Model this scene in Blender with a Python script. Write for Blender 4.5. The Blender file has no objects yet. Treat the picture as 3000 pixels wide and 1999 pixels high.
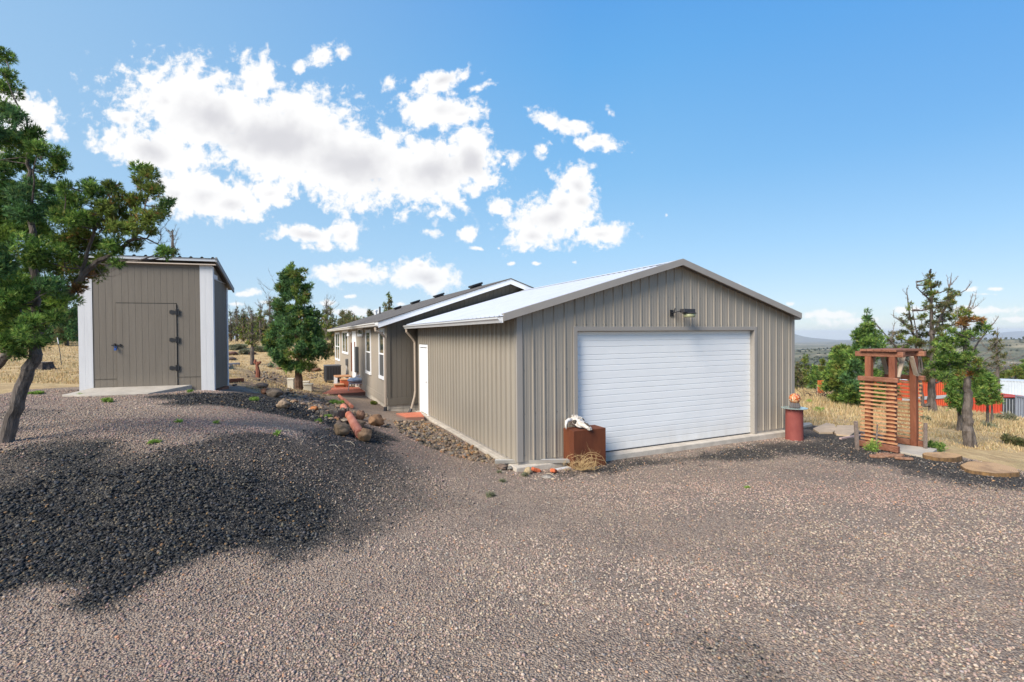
import bpy, math, random
import numpy as np
from mathutils import Vector, Matrix
random.seed(7); rng = np.random.default_rng(11)
R = math.radians
scene = bpy.context.scene
col = scene.collection

# ------------------------------------------------------------------ camera
F = 1436.0; CZ = 2.38
PITCH = math.atan(18.5 / F); ROLL = R(0.447)
fw = Vector((0, math.cos(PITCH), -math.sin(PITCH)))
r0 = Vector((1, 0, 0)); u0 = Vector((0, math.sin(PITCH), math.cos(PITCH)))
cr = r0 * math.cos(ROLL) - u0 * math.sin(ROLL)
cu = u0 * math.cos(ROLL) + r0 * math.sin(ROLL)
CAM = Vector((0, 0, CZ))
cam = bpy.data.cameras.new('camera'); camo = bpy.data.objects.new('camera', cam); col.objects.link(camo)
cam.sensor_width = 36; cam.lens = F / 3000 * 36; cam.clip_end = 60000; cam.clip_start = 0.05
m = Matrix((cr, cu, -fw)).transposed().to_4x4(); m.translation = CAM
camo.matrix_world = m
scene.camera = camo

def ray(px, py):
    return fw + cr * ((px - 1500) / F) - cu * ((py - 999.5) / F)
def pt(px, py, Y):
    d = ray(px, py); return CAM + d * (Y / d.y)

# ------------------------------------------------------------------ noise (numpy value noise)
def _h(ix, iy, s):
    n = (ix * 374761393 + iy * 668265263 + s * 1442695041) & 0xffffffff
    n = ((n ^ (n >> 13)) * 1274126177) & 0xffffffff
    return ((n ^ (n >> 16)) & 0xffff) / 65535.0
def vnoise(x, y, s=0):
    x = np.asarray(x, float); y = np.asarray(y, float)
    ix = np.floor(x).astype(np.int64); iy = np.floor(y).astype(np.int64)
    fx = x - ix; fy = y - iy; fx = fx * fx * (3 - 2 * fx); fy = fy * fy * (3 - 2 * fy)
    a = _h(ix, iy, s); b = _h(ix + 1, iy, s); c = _h(ix, iy + 1, s); d = _h(ix + 1, iy + 1, s)
    return (a * (1 - fx) + b * fx) * (1 - fy) + (c * (1 - fx) + d * fx) * fy - 0.5
def fbm(x, y, o=4, s=0):
    t = 0; a = 1.0
    for i in range(o):
        t = t + a * vnoise(x * 2 ** i, y * 2 ** i, s + i); a *= 0.5
    return t
def sstep(a, b, x):
    t = np.clip((x - a) / (b - a), 0, 1); return t * t * (3 - 2 * t)

# ------------------------------------------------------------------ terrain
CP = [ # photo pixel + height above the garage slab
 (1500,1990,0),(2900,1990,0),(300,1995,0),(2200,1600,0),(2900,1600,-.02),(1750,1400,-.07),(2300,1300,-.11),(2050,1345,-.09),(2630,1335,-.1),(2900,1400,-.12),
 (1480,1380,-.07),(1300,1450,.06),(1290,1490,.04),(1240,1245,.0),(1330,1310,0),(1150,1370,.26),(1200,1300,.18),(1300,1360,.06),
 (0,1800,.05),(300,1770,.04),(600,1710,.03),(1000,1620,.03),(1200,1540,.02),
 (300,1520,.5),(60,1560,.45),(560,1520,.42),(800,1450,.42),(1000,1430,.25),
 (170,1297,1.05),(0,1335,1.0),(450,1312,.98),(330,1302,1.02),(700,1282,.97),(830,1295,.85),(950,1340,.6),(1040,1290,.45),(1100,1340,.38),
 (600,1235,.94),(200,1210,1.04),(400,1158,1.08),(230,1160,1.08),(620,1146,1.08),(820,1195,.86),(930,1230,.66),(1000,1200,.3),(1080,1190,.1),
 (1138,1206,0),(1020,1150,0.03),(930,1155,.12),(876,1140,.42),(760,1125,.85),
 (700,1075,1.1),(750,1092,.85),(960,1085,.25),(985,1125,.03),(690,1012,1.75),
 (100,1100,1.2),(100,1035,1.55),(200,1075,1.3),
 (2837,1305,-.32),(2600,1240,-.5),(2450,1185,-1.0),(2390,1240,-.3),(2950,1245,-2.2),(2990,1330,-.4),(2730,1200,-2.4),(2400,1152,-2.3),
]
P = []
for px, py, z in CP:
    d = ray(px, py); t = (z - CZ) / d.z
    P.append((d.x * t, d.y * t, z))
P += [(-6,1,0.05),(0,0,0),(6,1,0),(-9,4,.35),(-10,6.5,1.05),(-14,9,1.15),(-14,2,.3),(12,4,-.1),(0,-8,.1),(-12,-6,.2),(12,-6,-.1),
      (-30,30,1.7),(-20,45,1.9),(-45,10,1.6),(-5,45,1.6),(5,16,-.1),(2,22,0),(12,24,-1.0),(0,30,.5),(-8,34,1.5),(20,48,-6),(36,28,-3.6),(38,40,-5.6),(30,5,-1.6),(48,20,-5.2),(25,-20,-1),(-30,-20,.8),(0,-40,.3)]
P = np.array(P); NP_ = len(P)
def _phi(r2): return 0.5 * r2 * np.log(np.maximum(r2, 1e-9))
_A = np.zeros((NP_ + 3, NP_ + 3))
_d2 = ((P[:, None, :2] - P[None, :, :2]) ** 2).sum(-1)
_A[:NP_, :NP_] = _phi(_d2) + np.eye(NP_) * 0.6
_A[:NP_, NP_] = 1; _A[:NP_, NP_+1:] = P[:, :2]; _A[NP_, :NP_] = 1; _A[NP_+1:, :NP_] = P[:, :2].T
_W = np.linalg.solve(_A, np.concatenate([P[:, 2], [0, 0, 0]]))
VR = np.log([5, 20, 35, 53, 100, 150, 400, 1000, 1620, 4000, 15000, 40000]); VZ = np.array([0, -1.2, -3.2, -6.4, -12, -17, -36, -60, -74, -112, -200, -420.])
HR = np.log([5, 20, 45, 90, 200, 600, 3000, 15000, 40000]); HZ = np.array([1.0, 1.3, 1.8, 2.0, -3, -30, -110, -210, -430.])
def zf(x, y, fine=True):
    x = np.atleast_1d(np.asarray(x, float)); y = np.atleast_1d(np.asarray(y, float))
    out = np.zeros_like(x); r = np.hypot(x, y)
    near = np.full_like(x, 0.0); msk = r < 90
    if msk.any():
        xs = x[msk]; ys = y[msk]; res = np.empty_like(xs)
        for i in range(0, len(xs), 20000):
            a = xs[i:i+20000]; b = ys[i:i+20000]
            d2 = (a[:, None] - P[None, :, 0]) ** 2 + (b[:, None] - P[None, :, 1]) ** 2
            res[i:i+20000] = _phi(d2) @ _W[:NP_] + _W[NP_] + a * _W[NP_+1] + b * _W[NP_+2]
        near[msk] = res
    ang = np.degrees(np.arctan2(x, y)); lr = np.log(np.maximum(r, 5))
    wr = sstep(6, 26, ang) * (1 - sstep(120, 170, ang))
    far = np.interp(lr, VR, VZ) * wr + np.interp(lr, HR, HZ) * (1 - wr)
    far = far + fbm(x / 900, y / 900, 4, 3) * sstep(300, 2500, r) * 26 + fbm(x / 60, y / 60, 3, 9) * sstep(60, 300, r) * 3
    far = far + 66 * np.exp(-(((x - 2050) / 620) ** 2 + ((y - 1950) / 520) ** 2))
    w = sstep(42, 75, r)
    z = near * (1 - w) + far * w
    if fine:
        z = z + (fbm(x / 1.1, y / 1.1, 3, 21) * .05 * sstep(.15, .7, near) + fbm(x / 0.9, y / 0.9, 3, 22) * .018) * (1 - sstep(25, 60, r))
    return z
def gz(x, y): return float(zf(x, y)[0])
def ground_at(px, py, far=200):
    d = ray(px, py); t = np.concatenate([np.arange(1.5, 30, .06), np.arange(30, far, .4)])
    X = d.x / d.y * t; Z = CZ + d.z / d.y * t; g = zf(X, t)
    i = np.argmax(Z < g) if (Z < g).any() else len(t) - 1
    return Vector((X[i], t[i], g[i]))

# ------------------------------------------------------------------ materials
def nodes(mat):
    mat.use_nodes = True; return mat.node_tree.nodes, mat.node_tree.links
MATS = {}
def mat(name, c, rough=.7, metal=0., var=0., vscale=3., bump=0., bscale=40., spec=.4, stretch=None, c2=None, detail=6):
    """principled with world-anchored noise variation between c and c2, plus bump"""
    if name in MATS: return MATS[name]
    mt = bpy.data.materials.new(name); n, l = nodes(mt); b = n['Principled BSDF']
    b.inputs['Roughness'].default_value = rough; b.inputs['Metallic'].default_value = metal
    b.inputs['Specular IOR Level'].default_value = spec
    b.inputs['Base Color'].default_value = (*c, 1)
    tc = n.new('ShaderNodeTexCoord'); mp = n.new('ShaderNodeMapping'); l.new(tc.outputs['Object'], mp.inputs[0])
    if stretch: mp.inputs['Scale'].default_value = stretch
    if var or c2:
        t = n.new('ShaderNodeTexNoise'); t.inputs['Scale'].default_value = vscale; t.inputs['Detail'].default_value = detail; t.inputs['Roughness'].default_value = .65
        l.new(mp.outputs[0], t.inputs['Vector'])
        rp = n.new('ShaderNodeValToRGB'); l.new(t.outputs['Fac'], rp.inputs[0])
        a = c; bb = c2 if c2 else tuple(min(1, v * (1 + var)) for v in c)
        if not c2: a = tuple(v * (1 - var) for v in c)
        rp.color_ramp.elements[0].position = .32; rp.color_ramp.elements[1].position = .68
        rp.color_ramp.elements[0].color = (*a, 1); rp.color_ramp.elements[1].color = (*bb, 1)
        l.new(rp.outputs[0], b.inputs['Base Color'])
    if bump:
        t = n.new('ShaderNodeTexNoise'); t.inputs['Scale'].default_value = bscale; t.inputs['Detail'].default_value = 5
        l.new(mp.outputs[0], t.inputs['Vector'])
        bp = n.new('ShaderNodeBump'); bp.inputs['Strength'].default_value = min(1, bump); bp.inputs['Distance'].default_value = .02
        l.new(t.outputs['Fac'], bp.inputs['Height']); l.new(bp.outputs[0], b.inputs['Normal'])
    MATS[name] = mt; return mt
def attr_mat(name, rough=.85, translucent=0., bump=0., bscale=60, spec=.3, gain=1.):
    if name in MATS: return MATS[name]
    mt = bpy.data.materials.new(name); n, l = nodes(mt); b = n['Principled BSDF']
    b.inputs['Roughness'].default_value = rough; b.inputs['Specular IOR Level'].default_value = spec
    at = n.new('ShaderNodeAttribute'); at.attribute_name = 'tint'
    l.new(at.outputs['Color'], b.inputs['Base Color'])
    if bump:
        tc = n.new('ShaderNodeTexCoord'); t = n.new('ShaderNodeTexNoise'); t.inputs['Scale'].default_value = bscale; t.inputs['Detail'].default_value = 6
        l.new(tc.outputs['Object'], t.inputs['Vector'])
        bp = n.new('ShaderNodeBump'); bp.inputs['Strength'].default_value = bump; bp.inputs['Distance'].default_value = .02
        l.new(t.outputs['Fac'], bp.inputs['Height']); l.new(bp.outputs[0], b.inputs['Normal'])
        mx = n.new('ShaderNodeMix'); mx.data_type = 'RGBA'; mx.blend_type = 'MULTIPLY'; mx.inputs[0].default_value = .8
        rp = n.new('ShaderNodeValToRGB'); rp.color_ramp.elements[0].position = .3; rp.color_ramp.elements[0].color = (.5,.48,.46,1); rp.color_ramp.elements[1].position = .7; rp.color_ramp.elements[1].color = (1.25,1.2,1.15,1)
        t2 = n.new('ShaderNodeTexNoise'); t2.inputs['Scale'].default_value = bscale * .25; t2.inputs['Detail'].default_value = 8
        l.new(tc.outputs['Object'], t2.inputs['Vector']); l.new(t2.outputs['Fac'], rp.inputs[0])
        l.new(at.outputs['Color'], mx.inputs[6]); l.new(rp.outputs[0], mx.inputs[7]); l.new(mx.outputs[2], b.inputs['Base Color'])
    if translucent:
        tr = n.new('ShaderNodeBsdfTranslucent'); l.new(at.outputs['Color'], tr.inputs[0])
        ms = n.new('ShaderNodeMixShader'); ms.inputs[0].default_value = translucent
        l.new(b.outputs[0], ms.inputs[1]); l.new(tr.outputs[0], ms.inputs[2]); l.new(ms.outputs[0], n['Material Output'].inputs[0])
    MATS[name] = mt; return mt

# ------------------------------------------------------------------ object helpers
def tag(o, label=None, cat=None, group=None, kind=None):
    if label: o['label'] = label
    if cat: o['category'] = cat
    if group: o['group'] = group
    if kind: o['kind'] = kind
    return o
def thing(name, label, cat, loc=(0,0,0), rotz=0, group=None):
    o = bpy.data.objects.new(name, None); o.empty_display_size = .1; col.objects.link(o)
    o.location = loc; o.rotation_euler = (0, 0, rotz)
    return tag(o, label, cat, group)
def npmesh(name, V, Fc, material, parent=None, tint=None, smooth=False, loc=None):
    V = np.asarray(V, np.float32); Fc = np.asarray(Fc, np.int32); k = Fc.shape[1]
    me = bpy.data.meshes.new(name)
    me.vertices.add(len(V)); me.vertices.foreach_set('co', V.ravel())
    me.loops.add(Fc.size); me.loops.foreach_set('vertex_index', Fc.ravel())
    me.polygons.add(len(Fc)); me.polygons.foreach_set('loop_start', np.arange(0, Fc.size, k, dtype=np.int32))
    me.update(calc_edges=True)
    if smooth: me.polygons.foreach_set('use_smooth', np.ones(len(Fc), bool))
    if tint is not None:
        a = me.attributes.new('tint', 'FLOAT_COLOR', 'POINT')
        a.data.foreach_set('color', np.concatenate([np.asarray(tint, np.float32), np.ones((len(V), 1), np.float32)], 1).ravel())
    me.validate()
    me.materials.append(material)
    o = bpy.data.objects.new(name, me); col.objects.link(o)
    if parent: o.parent = parent
    if loc is not None: o.location = loc
    return o
class MB:
    def __init__(s): s.v = []; s.f = []
    def add(s, vs, fs):
        k = len(s.v); s.v += [tuple(v) for v in vs]; s.f += [tuple(i + k for i in f) for f in fs]; return s
    def box(s, x0, x1, y0, y1, z0, z1, M=None):
        vs = [Vector((x, y, z)) for z in (z0, z1) for y in (y0, y1) for x in (x0, x1)]
        if M: vs = [M @ v for v in vs]
        return s.add(vs, [(0,2,3,1),(4,5,7,6),(0,1,5,4),(2,6,7,3),(0,4,6,2),(1,3,7,5)])
    def beam(s, p, q, w, h, up=(0,0,1)):
        p = Vector(p); q = Vector(q); d = (q - p).normalized(); up = Vector(up)
        if abs(d.dot(up)) > .98: up = Vector((0,1,0))
        a = d.cross(up).normalized(); b = a.cross(d).normalized()
        vs = [c + a * (i * w / 2) + b * (j * h / 2) for c in (p, q) for i, j in ((-1,-1),(1,-1),(1,1),(-1,1))]
        return s.add(vs, [(3,2,1,0),(4,5,6,7),(0,1,5,4),(1,2,6,5),(2,3,7,6),(3,0,4,7)])
    def tube(s, pts, rad, n=8, cap=True, sq=1.0):
        pts = [Vector(p) for p in pts]
        if not hasattr(rad, '__len__'): rad = [rad] * len(pts)
        rings = []; ref = Vector((0,0,1)); prev = None
        for i, p in enumerate(pts):
            d = (pts[min(i+1, len(pts)-1)] - pts[max(i-1, 0)]).normalized()
            if prev is None:
                a = d.cross(ref if abs(d.z) < .9 else Vector((1,0,0))).normalized()
            else: a = (prev - d * prev.dot(d)).normalized()
            prev = a; b = d.cross(a)
            rings.append([p + (a * math.cos(t) * sq + b * math.sin(t)) * rad[i] for t in [2 * math.pi * k / n for k in range(n)]])
        vs = [v for r in rings for v in r]; fs = []
        for i in range(len(pts) - 1):
            for k in range(n):
                fs.append((i*n+k, i*n+(k+1)%n, (i+1)*n+(k+1)%n, (i+1)*n+k))
        if cap: fs.append(tuple(range(n))[::-1]); fs.append(tuple((len(pts)-1)*n+k for k in range(n)))
        return s.add(vs, fs)
    def lathe(s, prof, n=24, c=(0,0,0)):
        c = Vector(c); vs = []; fs = []
        for r, z in prof:
            vs += [c + Vector((r*math.cos(2*math.pi*k/n), r*math.sin(2*math.pi*k/n), z)) for k in range(n)]
        for i in range(len(prof)-1):
            for k in range(n): fs.append((i*n+k, i*n+(k+1)%n, (i+1)*n+(k+1)%n, (i+1)*n+k))
        fs.append(tuple(range(n))[::-1]); fs.append(tuple((len(prof)-1)*n+k for k in range(n)))
        return s.add(vs, fs)
    def prism(s, poly, z0, z1):
        n = len(poly)
        vs = [(x, y, z0) for x, y in poly] + [(x, y, z1) for x, y in poly]
        return s.add(vs, [tuple(range(n))[::-1], tuple(range(n, 2*n))] + [(k, (k+1)%n, n+(k+1)%n, n+k) for k in range(n)])
    def sheet(s, prof, tfn, mp):
        """profiled sheet: prof [(s, off)], tfn(s)->(t0,t1), mp(s,off,t)->xyz"""
        vs = []
        for a, o in prof:
            t0, t1 = tfn(a); vs += [mp(a, o, t0), mp(a, o, t1)]
        return s.add(vs, [(2*i, 2*i+2, 2*i+3, 2*i+1) for i in range(len(prof)-1)])
    def build(s, name, material, parent=None, bevel=0, smooth=False, loc=None, rotz=None):
        me = bpy.data.meshes.new(name); me.from_pydata(s.v, [], s.f); me.validate(); me.materials.append(material)
        if smooth:
            for p in me.polygons: p.use_smooth = True
        o = bpy.data.objects.new(name, me); col.objects.link(o)
        if parent: o.parent = parent
        if loc is not None: o.location = loc
        if rotz is not None: o.rotation_euler = (0,0,rotz)
        if bevel:
            b = o.modifiers.new('bevel', 'BEVEL'); b.width = bevel; b.segments = 2; b.limit_method = 'ANGLE'
        return o
def rib_profile(a, b, step, rib=.019, w0=.022, w1=.012, bead=.004, phase=0.):
    pr = [(a, 0)]; k = math.floor((a - phase) / step)
    while True:
        c = phase + k * step
        if c > b + step: break
        for s_, o in ((c-w0, 0), (c-w1, rib), (c+w1, rib), (c+w0, 0)):
            if a < s_ < b: pr.append((s_, o))
        if bead:
            for g in (1/3, 2/3):
                c2 = c + g * step
                for s_, o in ((c2-.012, 0), (c2-.006, bead), (c2+.006, bead), (c2+.012, 0)):
                    if a < s_ < b: pr.append((s_, o))
        k += 1
    pr.append((b, 0)); return pr

# ico sphere base for stones
def ico():
    t = (1 + 5 ** .5) / 2
    v = np.array([(-1,t,0),(1,t,0),(-1,-t,0),(1,-t,0),(0,-1,t),(0,1,t),(0,-1,-t),(0,1,-t),(t,0,-1),(t,0,1),(-t,0,-1),(-t,0,1)], float)
    v /= np.linalg.norm(v[0])
    f = np.array([(0,11,5),(0,5,1),(0,1,7),(0,7,10),(0,10,11),(1,5,9),(5,11,4),(11,10,2),(10,7,6),(7,1,8),(3,9,4),(3,4,2),(3,2,6),(3,6,8),(3,8,9),(4,9,5),(2,4,11),(6,2,10),(8,6,7),(9,8,1)])
    return v, f
def subdiv(v, f):
    v = list(map(tuple, v)); cache = {}; nf = []
    def mid(a, b):
        k = (min(a,b), max(a,b))
        if k not in cache:
            p = np.array(v[a]) + np.array(v[b]); p /= np.linalg.norm(p); v.append(tuple(p)); cache[k] = len(v)-1
        return cache[k]
    for a, b, c in f:
        ab, bc, ca = mid(a,b), mid(b,c), mid(c,a)
        nf += [(a,ab,ca),(b,bc,ab),(c,ca,bc),(ab,bc,ca)]
    return np.array(v), np.array(nf)
ICO = ico(); ICO1 = subdiv(*ICO); ICO2 = subdiv(*ICO1); ICO3 = subdiv(*ICO2)
def rot_z(a):
    c, s_ = np.cos(a), np.sin(a); M = np.zeros((len(a), 3, 3)); M[:,0,0]=c; M[:,0,1]=-s_; M[:,1,0]=s_; M[:,1,1]=c; M[:,2,2]=1; return M
def stones(name, X, Y, size, colors, material, base=ICO, parent=None, flat=(.35,.75), sink=.15, jit=.22, zoff=None, rg=rng):
    n = len(X); bv, bf = base; k = len(bv)
    sc = np.stack([rg.uniform(.75,1.25,n), rg.uniform(.55,.95,n), rg.uniform(*flat,n)], 1) * (size/2)[:, None]
    V = bv[None] * (1 + rg.uniform(-jit, jit, (n, k, 1))) * sc[:, None, :]
    t1 = rg.normal(0, .35, n); t2 = rg.normal(0, .35, n)
    c, s_ = np.cos(t1)[:,None], np.sin(t1)[:,None]
    V = np.stack([V[...,0], V[...,1]*c - V[...,2]*s_, V[...,1]*s_ + V[...,2]*c], -1)
    c, s_ = np.cos(t2)[:,None], np.sin(t2)[:,None]
    V = np.stack([V[...,0]*c + V[...,2]*s_, V[...,1], -V[...,0]*s_ + V[...,2]*c], -1)
    V = np.einsum('nij,nkj->nki', rot_z(rg.uniform(0, 6.28, n)), V)
    Z = zf(X, Y) + size * sink + (zoff if zoff is not None else 0)
    V += np.stack([X, Y, Z], 1)[:, None, :]
    Fc = (bf[None] + (np.arange(n) * k)[:, None, None]).reshape(-1, 3)
    T = np.repeat(colors, k, 0)
    return npmesh(name, V.reshape(-1, 3), Fc, material, parent, T)
def palette(n, cols, probs, var=.18, rg=rng):
    c = np.array(cols)[rg.choice(len(cols), n, p=np.array(probs)/sum(probs))]
    return np.clip(c * (1 + rg.uniform(-var, var, (n, 1))) * (1 + rg.uniform(-.05,.05,(n,3))), 0, 1)
# ------------------------------------------------------------------ zones on the ground
def inpoly(X, Y, poly):
    inside = np.zeros(len(X), bool); n = len(poly); j = n - 1
    for i in range(n):
        xi, yi = poly[i]; xj, yj = poly[j]
        if yi != yj:
            inside ^= ((yi > Y) != (yj > Y)) & (X < (xj - xi) * (Y - yi) / (yj - yi) + xi)
        j = i
    return inside
def segdist(X, Y, poly):
    """signed distance, positive inside"""
    d = np.full(len(X), 1e9); n = len(poly)
    for i in range(n):
        ax, ay = poly[i]; bx, by = poly[(i+1) % n]
        L = max((bx-ax)**2 + (by-ay)**2, 1e-9)
        t = np.clip(((X-ax)*(bx-ax) + (Y-ay)*(by-ay)) / L, 0, 1)
        d = np.minimum(d, np.hypot(X-ax-t*(bx-ax), Y-ay-t*(by-ay)))
    return np.where(inpoly(X, Y, poly), d, -d)
def wp(lst):
    out = []
    for p in lst:
        if len(p) == 3: out.append((p[0], p[1])); continue     # already metres
        g = ground_at(*p); out.append((g.x, g.y))
    return out
GRAVEL = wp([(0,1160),(110,1140),(225,1135),(330,1132),(480,1128),(660,1128),(700,1132),(740,1150),(790,1160),(850,1163),(930,1166),(1020,1160),(1075,1150)]) + \
         [(-4.2,17.5),(-3.0,16),(2,18),(7.3,14.3)] + wp([(2360,1246),(2440,1250),(2520,1262),(2600,1290),(2700,1316),(2800,1340),(2900,1362),(3000,1388)]) + \
         [(16,6),(20,-10),(-22,-10),(-22,8),(-14,9.6)]
DARK = wp([(0,1332),(170,1293),(330,1298),(450,1311),(520,1305),(570,1290),(650,1272),(760,1272),(850,1278),(960,1252),(1060,1290),(1180,1330),(1290,1400),(1400,1450),(1470,1500),(1380,1520),(1250,1560),(1120,1590),(1000,1622),(800,1662),(600,1708),(300,1768),(0,1812)]) + [(-7,4.0),(-8,6.0)]
DARK2 = wp([(430,1165),(560,1150),(640,1152),(720,1150),(840,1170),(960,1205),(1080,1250),(1180,1310),(1060,1300),(930,1240),(820,1215),(700,1200),(560,1190),(480,1185)])
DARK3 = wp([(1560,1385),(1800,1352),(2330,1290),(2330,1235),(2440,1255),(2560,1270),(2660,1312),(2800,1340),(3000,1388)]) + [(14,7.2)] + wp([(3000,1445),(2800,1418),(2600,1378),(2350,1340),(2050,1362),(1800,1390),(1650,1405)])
SOIL = wp([(660,1128),(700,1095),(800,1085),(850,1110),(930,1125),(1070,1110),(1080,1150),(1130,1190),(1240,1212),(1240,1290),(1140,1330),(1000,1262),(900,1215),(760,1165),(700,1150)])
CORE = wp([(0,1420),(120,1370),(270,1350),(400,1380),(560,1415),(720,1455),(900,1520),(1010,1585),(985,1635),(800,1662),(600,1708),(300,1768),(0,1812)]) + [(-7,4.0),(-8,6.0)]
def zone(X, Y):
    """per point: gravel mask, dark gravel mask, soil mask (0..1)"""
    w = fbm(X / .6, Y / .6, 4, 50) * .35
    r = np.hypot(X, Y)
    k = 1 + r * .05
    g = sstep(-.22, .12, (segdist(X, Y, GRAVEL) + w * .9) / k)
    sw_ = .2 + .75 * sstep(-4.2, -1.0, X)
    d1 = sstep(-sw_, sw_, segdist(X, Y, DARK) + w * (1.0 + sw_)) * (1 - .5 * sstep(-2.6, -.4, X)) * (.62 + .38 * sstep(-.30, .35, segdist(X, Y, CORE) + w * 2.2))
    d2 = sstep(-.25, .25, segdist(X, Y, DARK2) + w * 1.2) * .85
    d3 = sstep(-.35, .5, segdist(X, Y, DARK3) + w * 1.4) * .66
    s = sstep(-.4, .4, segdist(X, Y, SOIL) + w * 2)
    patch = sstep(.25, .55, fbm(X / 1.7, Y / 1.7, 3, 77)) * .35 * (X < 2)
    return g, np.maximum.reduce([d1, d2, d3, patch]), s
# ---- ground sheet
def axis(a, b, st, g=1.13, lim=16000):
    core = list(np.arange(a, b, st)); lo = []; hi = []; d = st; v = core[0]
    while v > -lim: d *= g; v -= d; lo.append(v)
    d = st; v = core[-1]
    while v < lim: d *= g; v += d; hi.append(v)
    return np.array(lo[::-1] + core + hi)
gx = axis(-13, 14, .13, 1.09); gy = axis(2.5, 20, .13, 1.09)
GX, GY = np.meshgrid(gx, gy); X = GX.ravel(); Y = GY.ravel()
Z = zf(X, Y)
nx = len(gx); ny = len(gy); idx = np.arange(nx * ny).reshape(ny, nx)
quads = np.stack([idx[:-1,:-1], idx[:-1,1:], idx[1:,1:], idx[1:,:-1]], -1).reshape(-1, 4)
zg = np.zeros(len(X)); zd = np.zeros(len(X)); zs = np.zeros(len(X))
nm = np.hypot(X, Y) < 90
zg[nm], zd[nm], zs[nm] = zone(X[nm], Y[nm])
zg[~nm] = 0
gm = bpy.data.materials.new('ground'); n, l = nodes(gm); b = n['Principled BSDF']
b.inputs['Roughness'].default_value = .95; b.inputs['Specular IOR Level'].default_value = .15
def N(t, **kw):
    q = n.new(t)
    for k, v in kw.items(): setattr(q, k, v)
    return q
geo = N('ShaderNodeNewGeometry')
at = N('ShaderNodeAttribute'); at.attribute_name = 'tint'
sep = N('ShaderNodeSeparateColor'); l.new(at.outputs['Color'], sep.inputs[0])
def noise(scale, detail=6, rough=.6, vec=None, stretch=None):
    t = N('ShaderNodeTexNoise'); t.inputs['Scale'].default_value = scale; t.inputs['Detail'].default_value = detail; t.inputs['Roughness'].default_value = rough
    src = vec or geo.outputs['Position']
    if stretch:
        mp = N('ShaderNodeMapping'); mp.inputs['Scale'].default_value = stretch; l.new(src, mp.inputs[0]); src = mp.outputs[0]
    l.new(src, t.inputs['Vector']); return t.outputs['Fac']
def ramp(fac, stops, interp='LINEAR'):
    rp = N('ShaderNodeValToRGB'); rp.color_ramp.interpolation = interp
    e = rp.color_ramp.elements
    while len(e) < len(stops): e.new(.5)
    for i, (p_, c_) in enumerate(stops): e[i].position = p_; e[i].color = (*c_, 1)
    l.new(fac, rp.inputs[0]); return rp.outputs[0]
def mixc(f, a, c, bt='MIX'):
    mx = N('ShaderNodeMix'); mx.data_type = 'RGBA'; mx.blend_type = bt
    if isinstance(f, float): mx.inputs[0].default_value = f
    else: l.new(f, mx.inputs[0])
    for i, v in ((6, a), (7, c)):
        if isinstance(v, tuple): mx.inputs[i].default_value = (*v, 1)
        else: l.new(v, mx.inputs[i])
    return mx.outputs[2]
def math_(op, a, c=None, clamp=False):
    q = N('ShaderNodeMath', operation=op); q.use_clamp = clamp
    for i, v in ((0, a), (1, c)):
        if v is None: continue
        if isinstance(v, (int, float)): q.inputs[i].default_value = v
        else: l.new(v, q.inputs[i])
    return q.outputs[0]
vor = N('ShaderNodeTexVoronoi'); vor.inputs['Scale'].default_value = 58; l.new(geo.outputs['Position'], vor.inputs['Vector'])
vs = N('ShaderNodeSeparateColor'); l.new(vor.outputs['Color'], vs.inputs[0])
PUR = [(0,(.21,.165,.135)),(.2,(.29,.23,.185)),(.42,(.36,.285,.225)),(.62,(.40,.32,.255)),(.82,(.44,.36,.285)),(.96,(.49,.42,.34)),(1,(.46,.28,.17))]
DRK = [(0,(.018,.018,.018)),(.4,(.042,.041,.040)),(.75,(.08,.077,.072)),(.93,(.14,.13,.11)),(1,(.24,.19,.12))]
cav = ramp(vor.outputs['Distance'], [(0,(1,1,1)),(.45,(.86,.85,.84)),(.8,(.55,.53,.51))])
pg = mixc(.8, ramp(vs.outputs[0], PUR), cav, 'MULTIPLY')
pg = mixc(1.0, pg, ramp(noise(1.3, 5), [(.3,(.78,.78,.80)),(.7,(1.12,1.08,1.04))]), 'MULTIPLY')
dg = mixc(.8, ramp(vs.outputs[1], DRK), cav, 'MULTIPLY')
gr = mixc(ramp(math_('ADD', math_('MULTIPLY', math_('SUBTRACT', noise(30, 3), .5), .5), sep.outputs[1]), [(.2,(0,0,0)),(.7,(1,1,1))]), pg, dg)
# dry grass country
straw = ramp(noise(7, 10, .75, stretch=(1,.35,1)), [(.25,(.20,.13,.065)),(.42,(.40,.28,.14)),(.6,(.54,.40,.21)),(.78,(.64,.51,.30))])
straw = mixc(ramp(noise(.9, 8, .7), [(.5,(0,0,0)),(.72,(.75,.75,.75))]), straw, (.25,.165,.095))
straw = mixc(ramp(noise(.35, 6, .6), [(.56,(0,0,0)),(.72,(.5,.5,.5))]), straw, (.19,.185,.085))
soil = ramp(noise(9, 10, .8), [(.3,(.07,.05,.036)),(.5,(.17,.12,.085)),(.7,(.28,.21,.14))])
soil = mixc(ramp(noise(1.8, 5, .6), [(.45,(0,0,0)),(.6,(.8,.8,.8))]), soil, straw)
land = mixc(math_('MULTIPLY', sep.outputs[2], 1.0), straw, soil)
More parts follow.
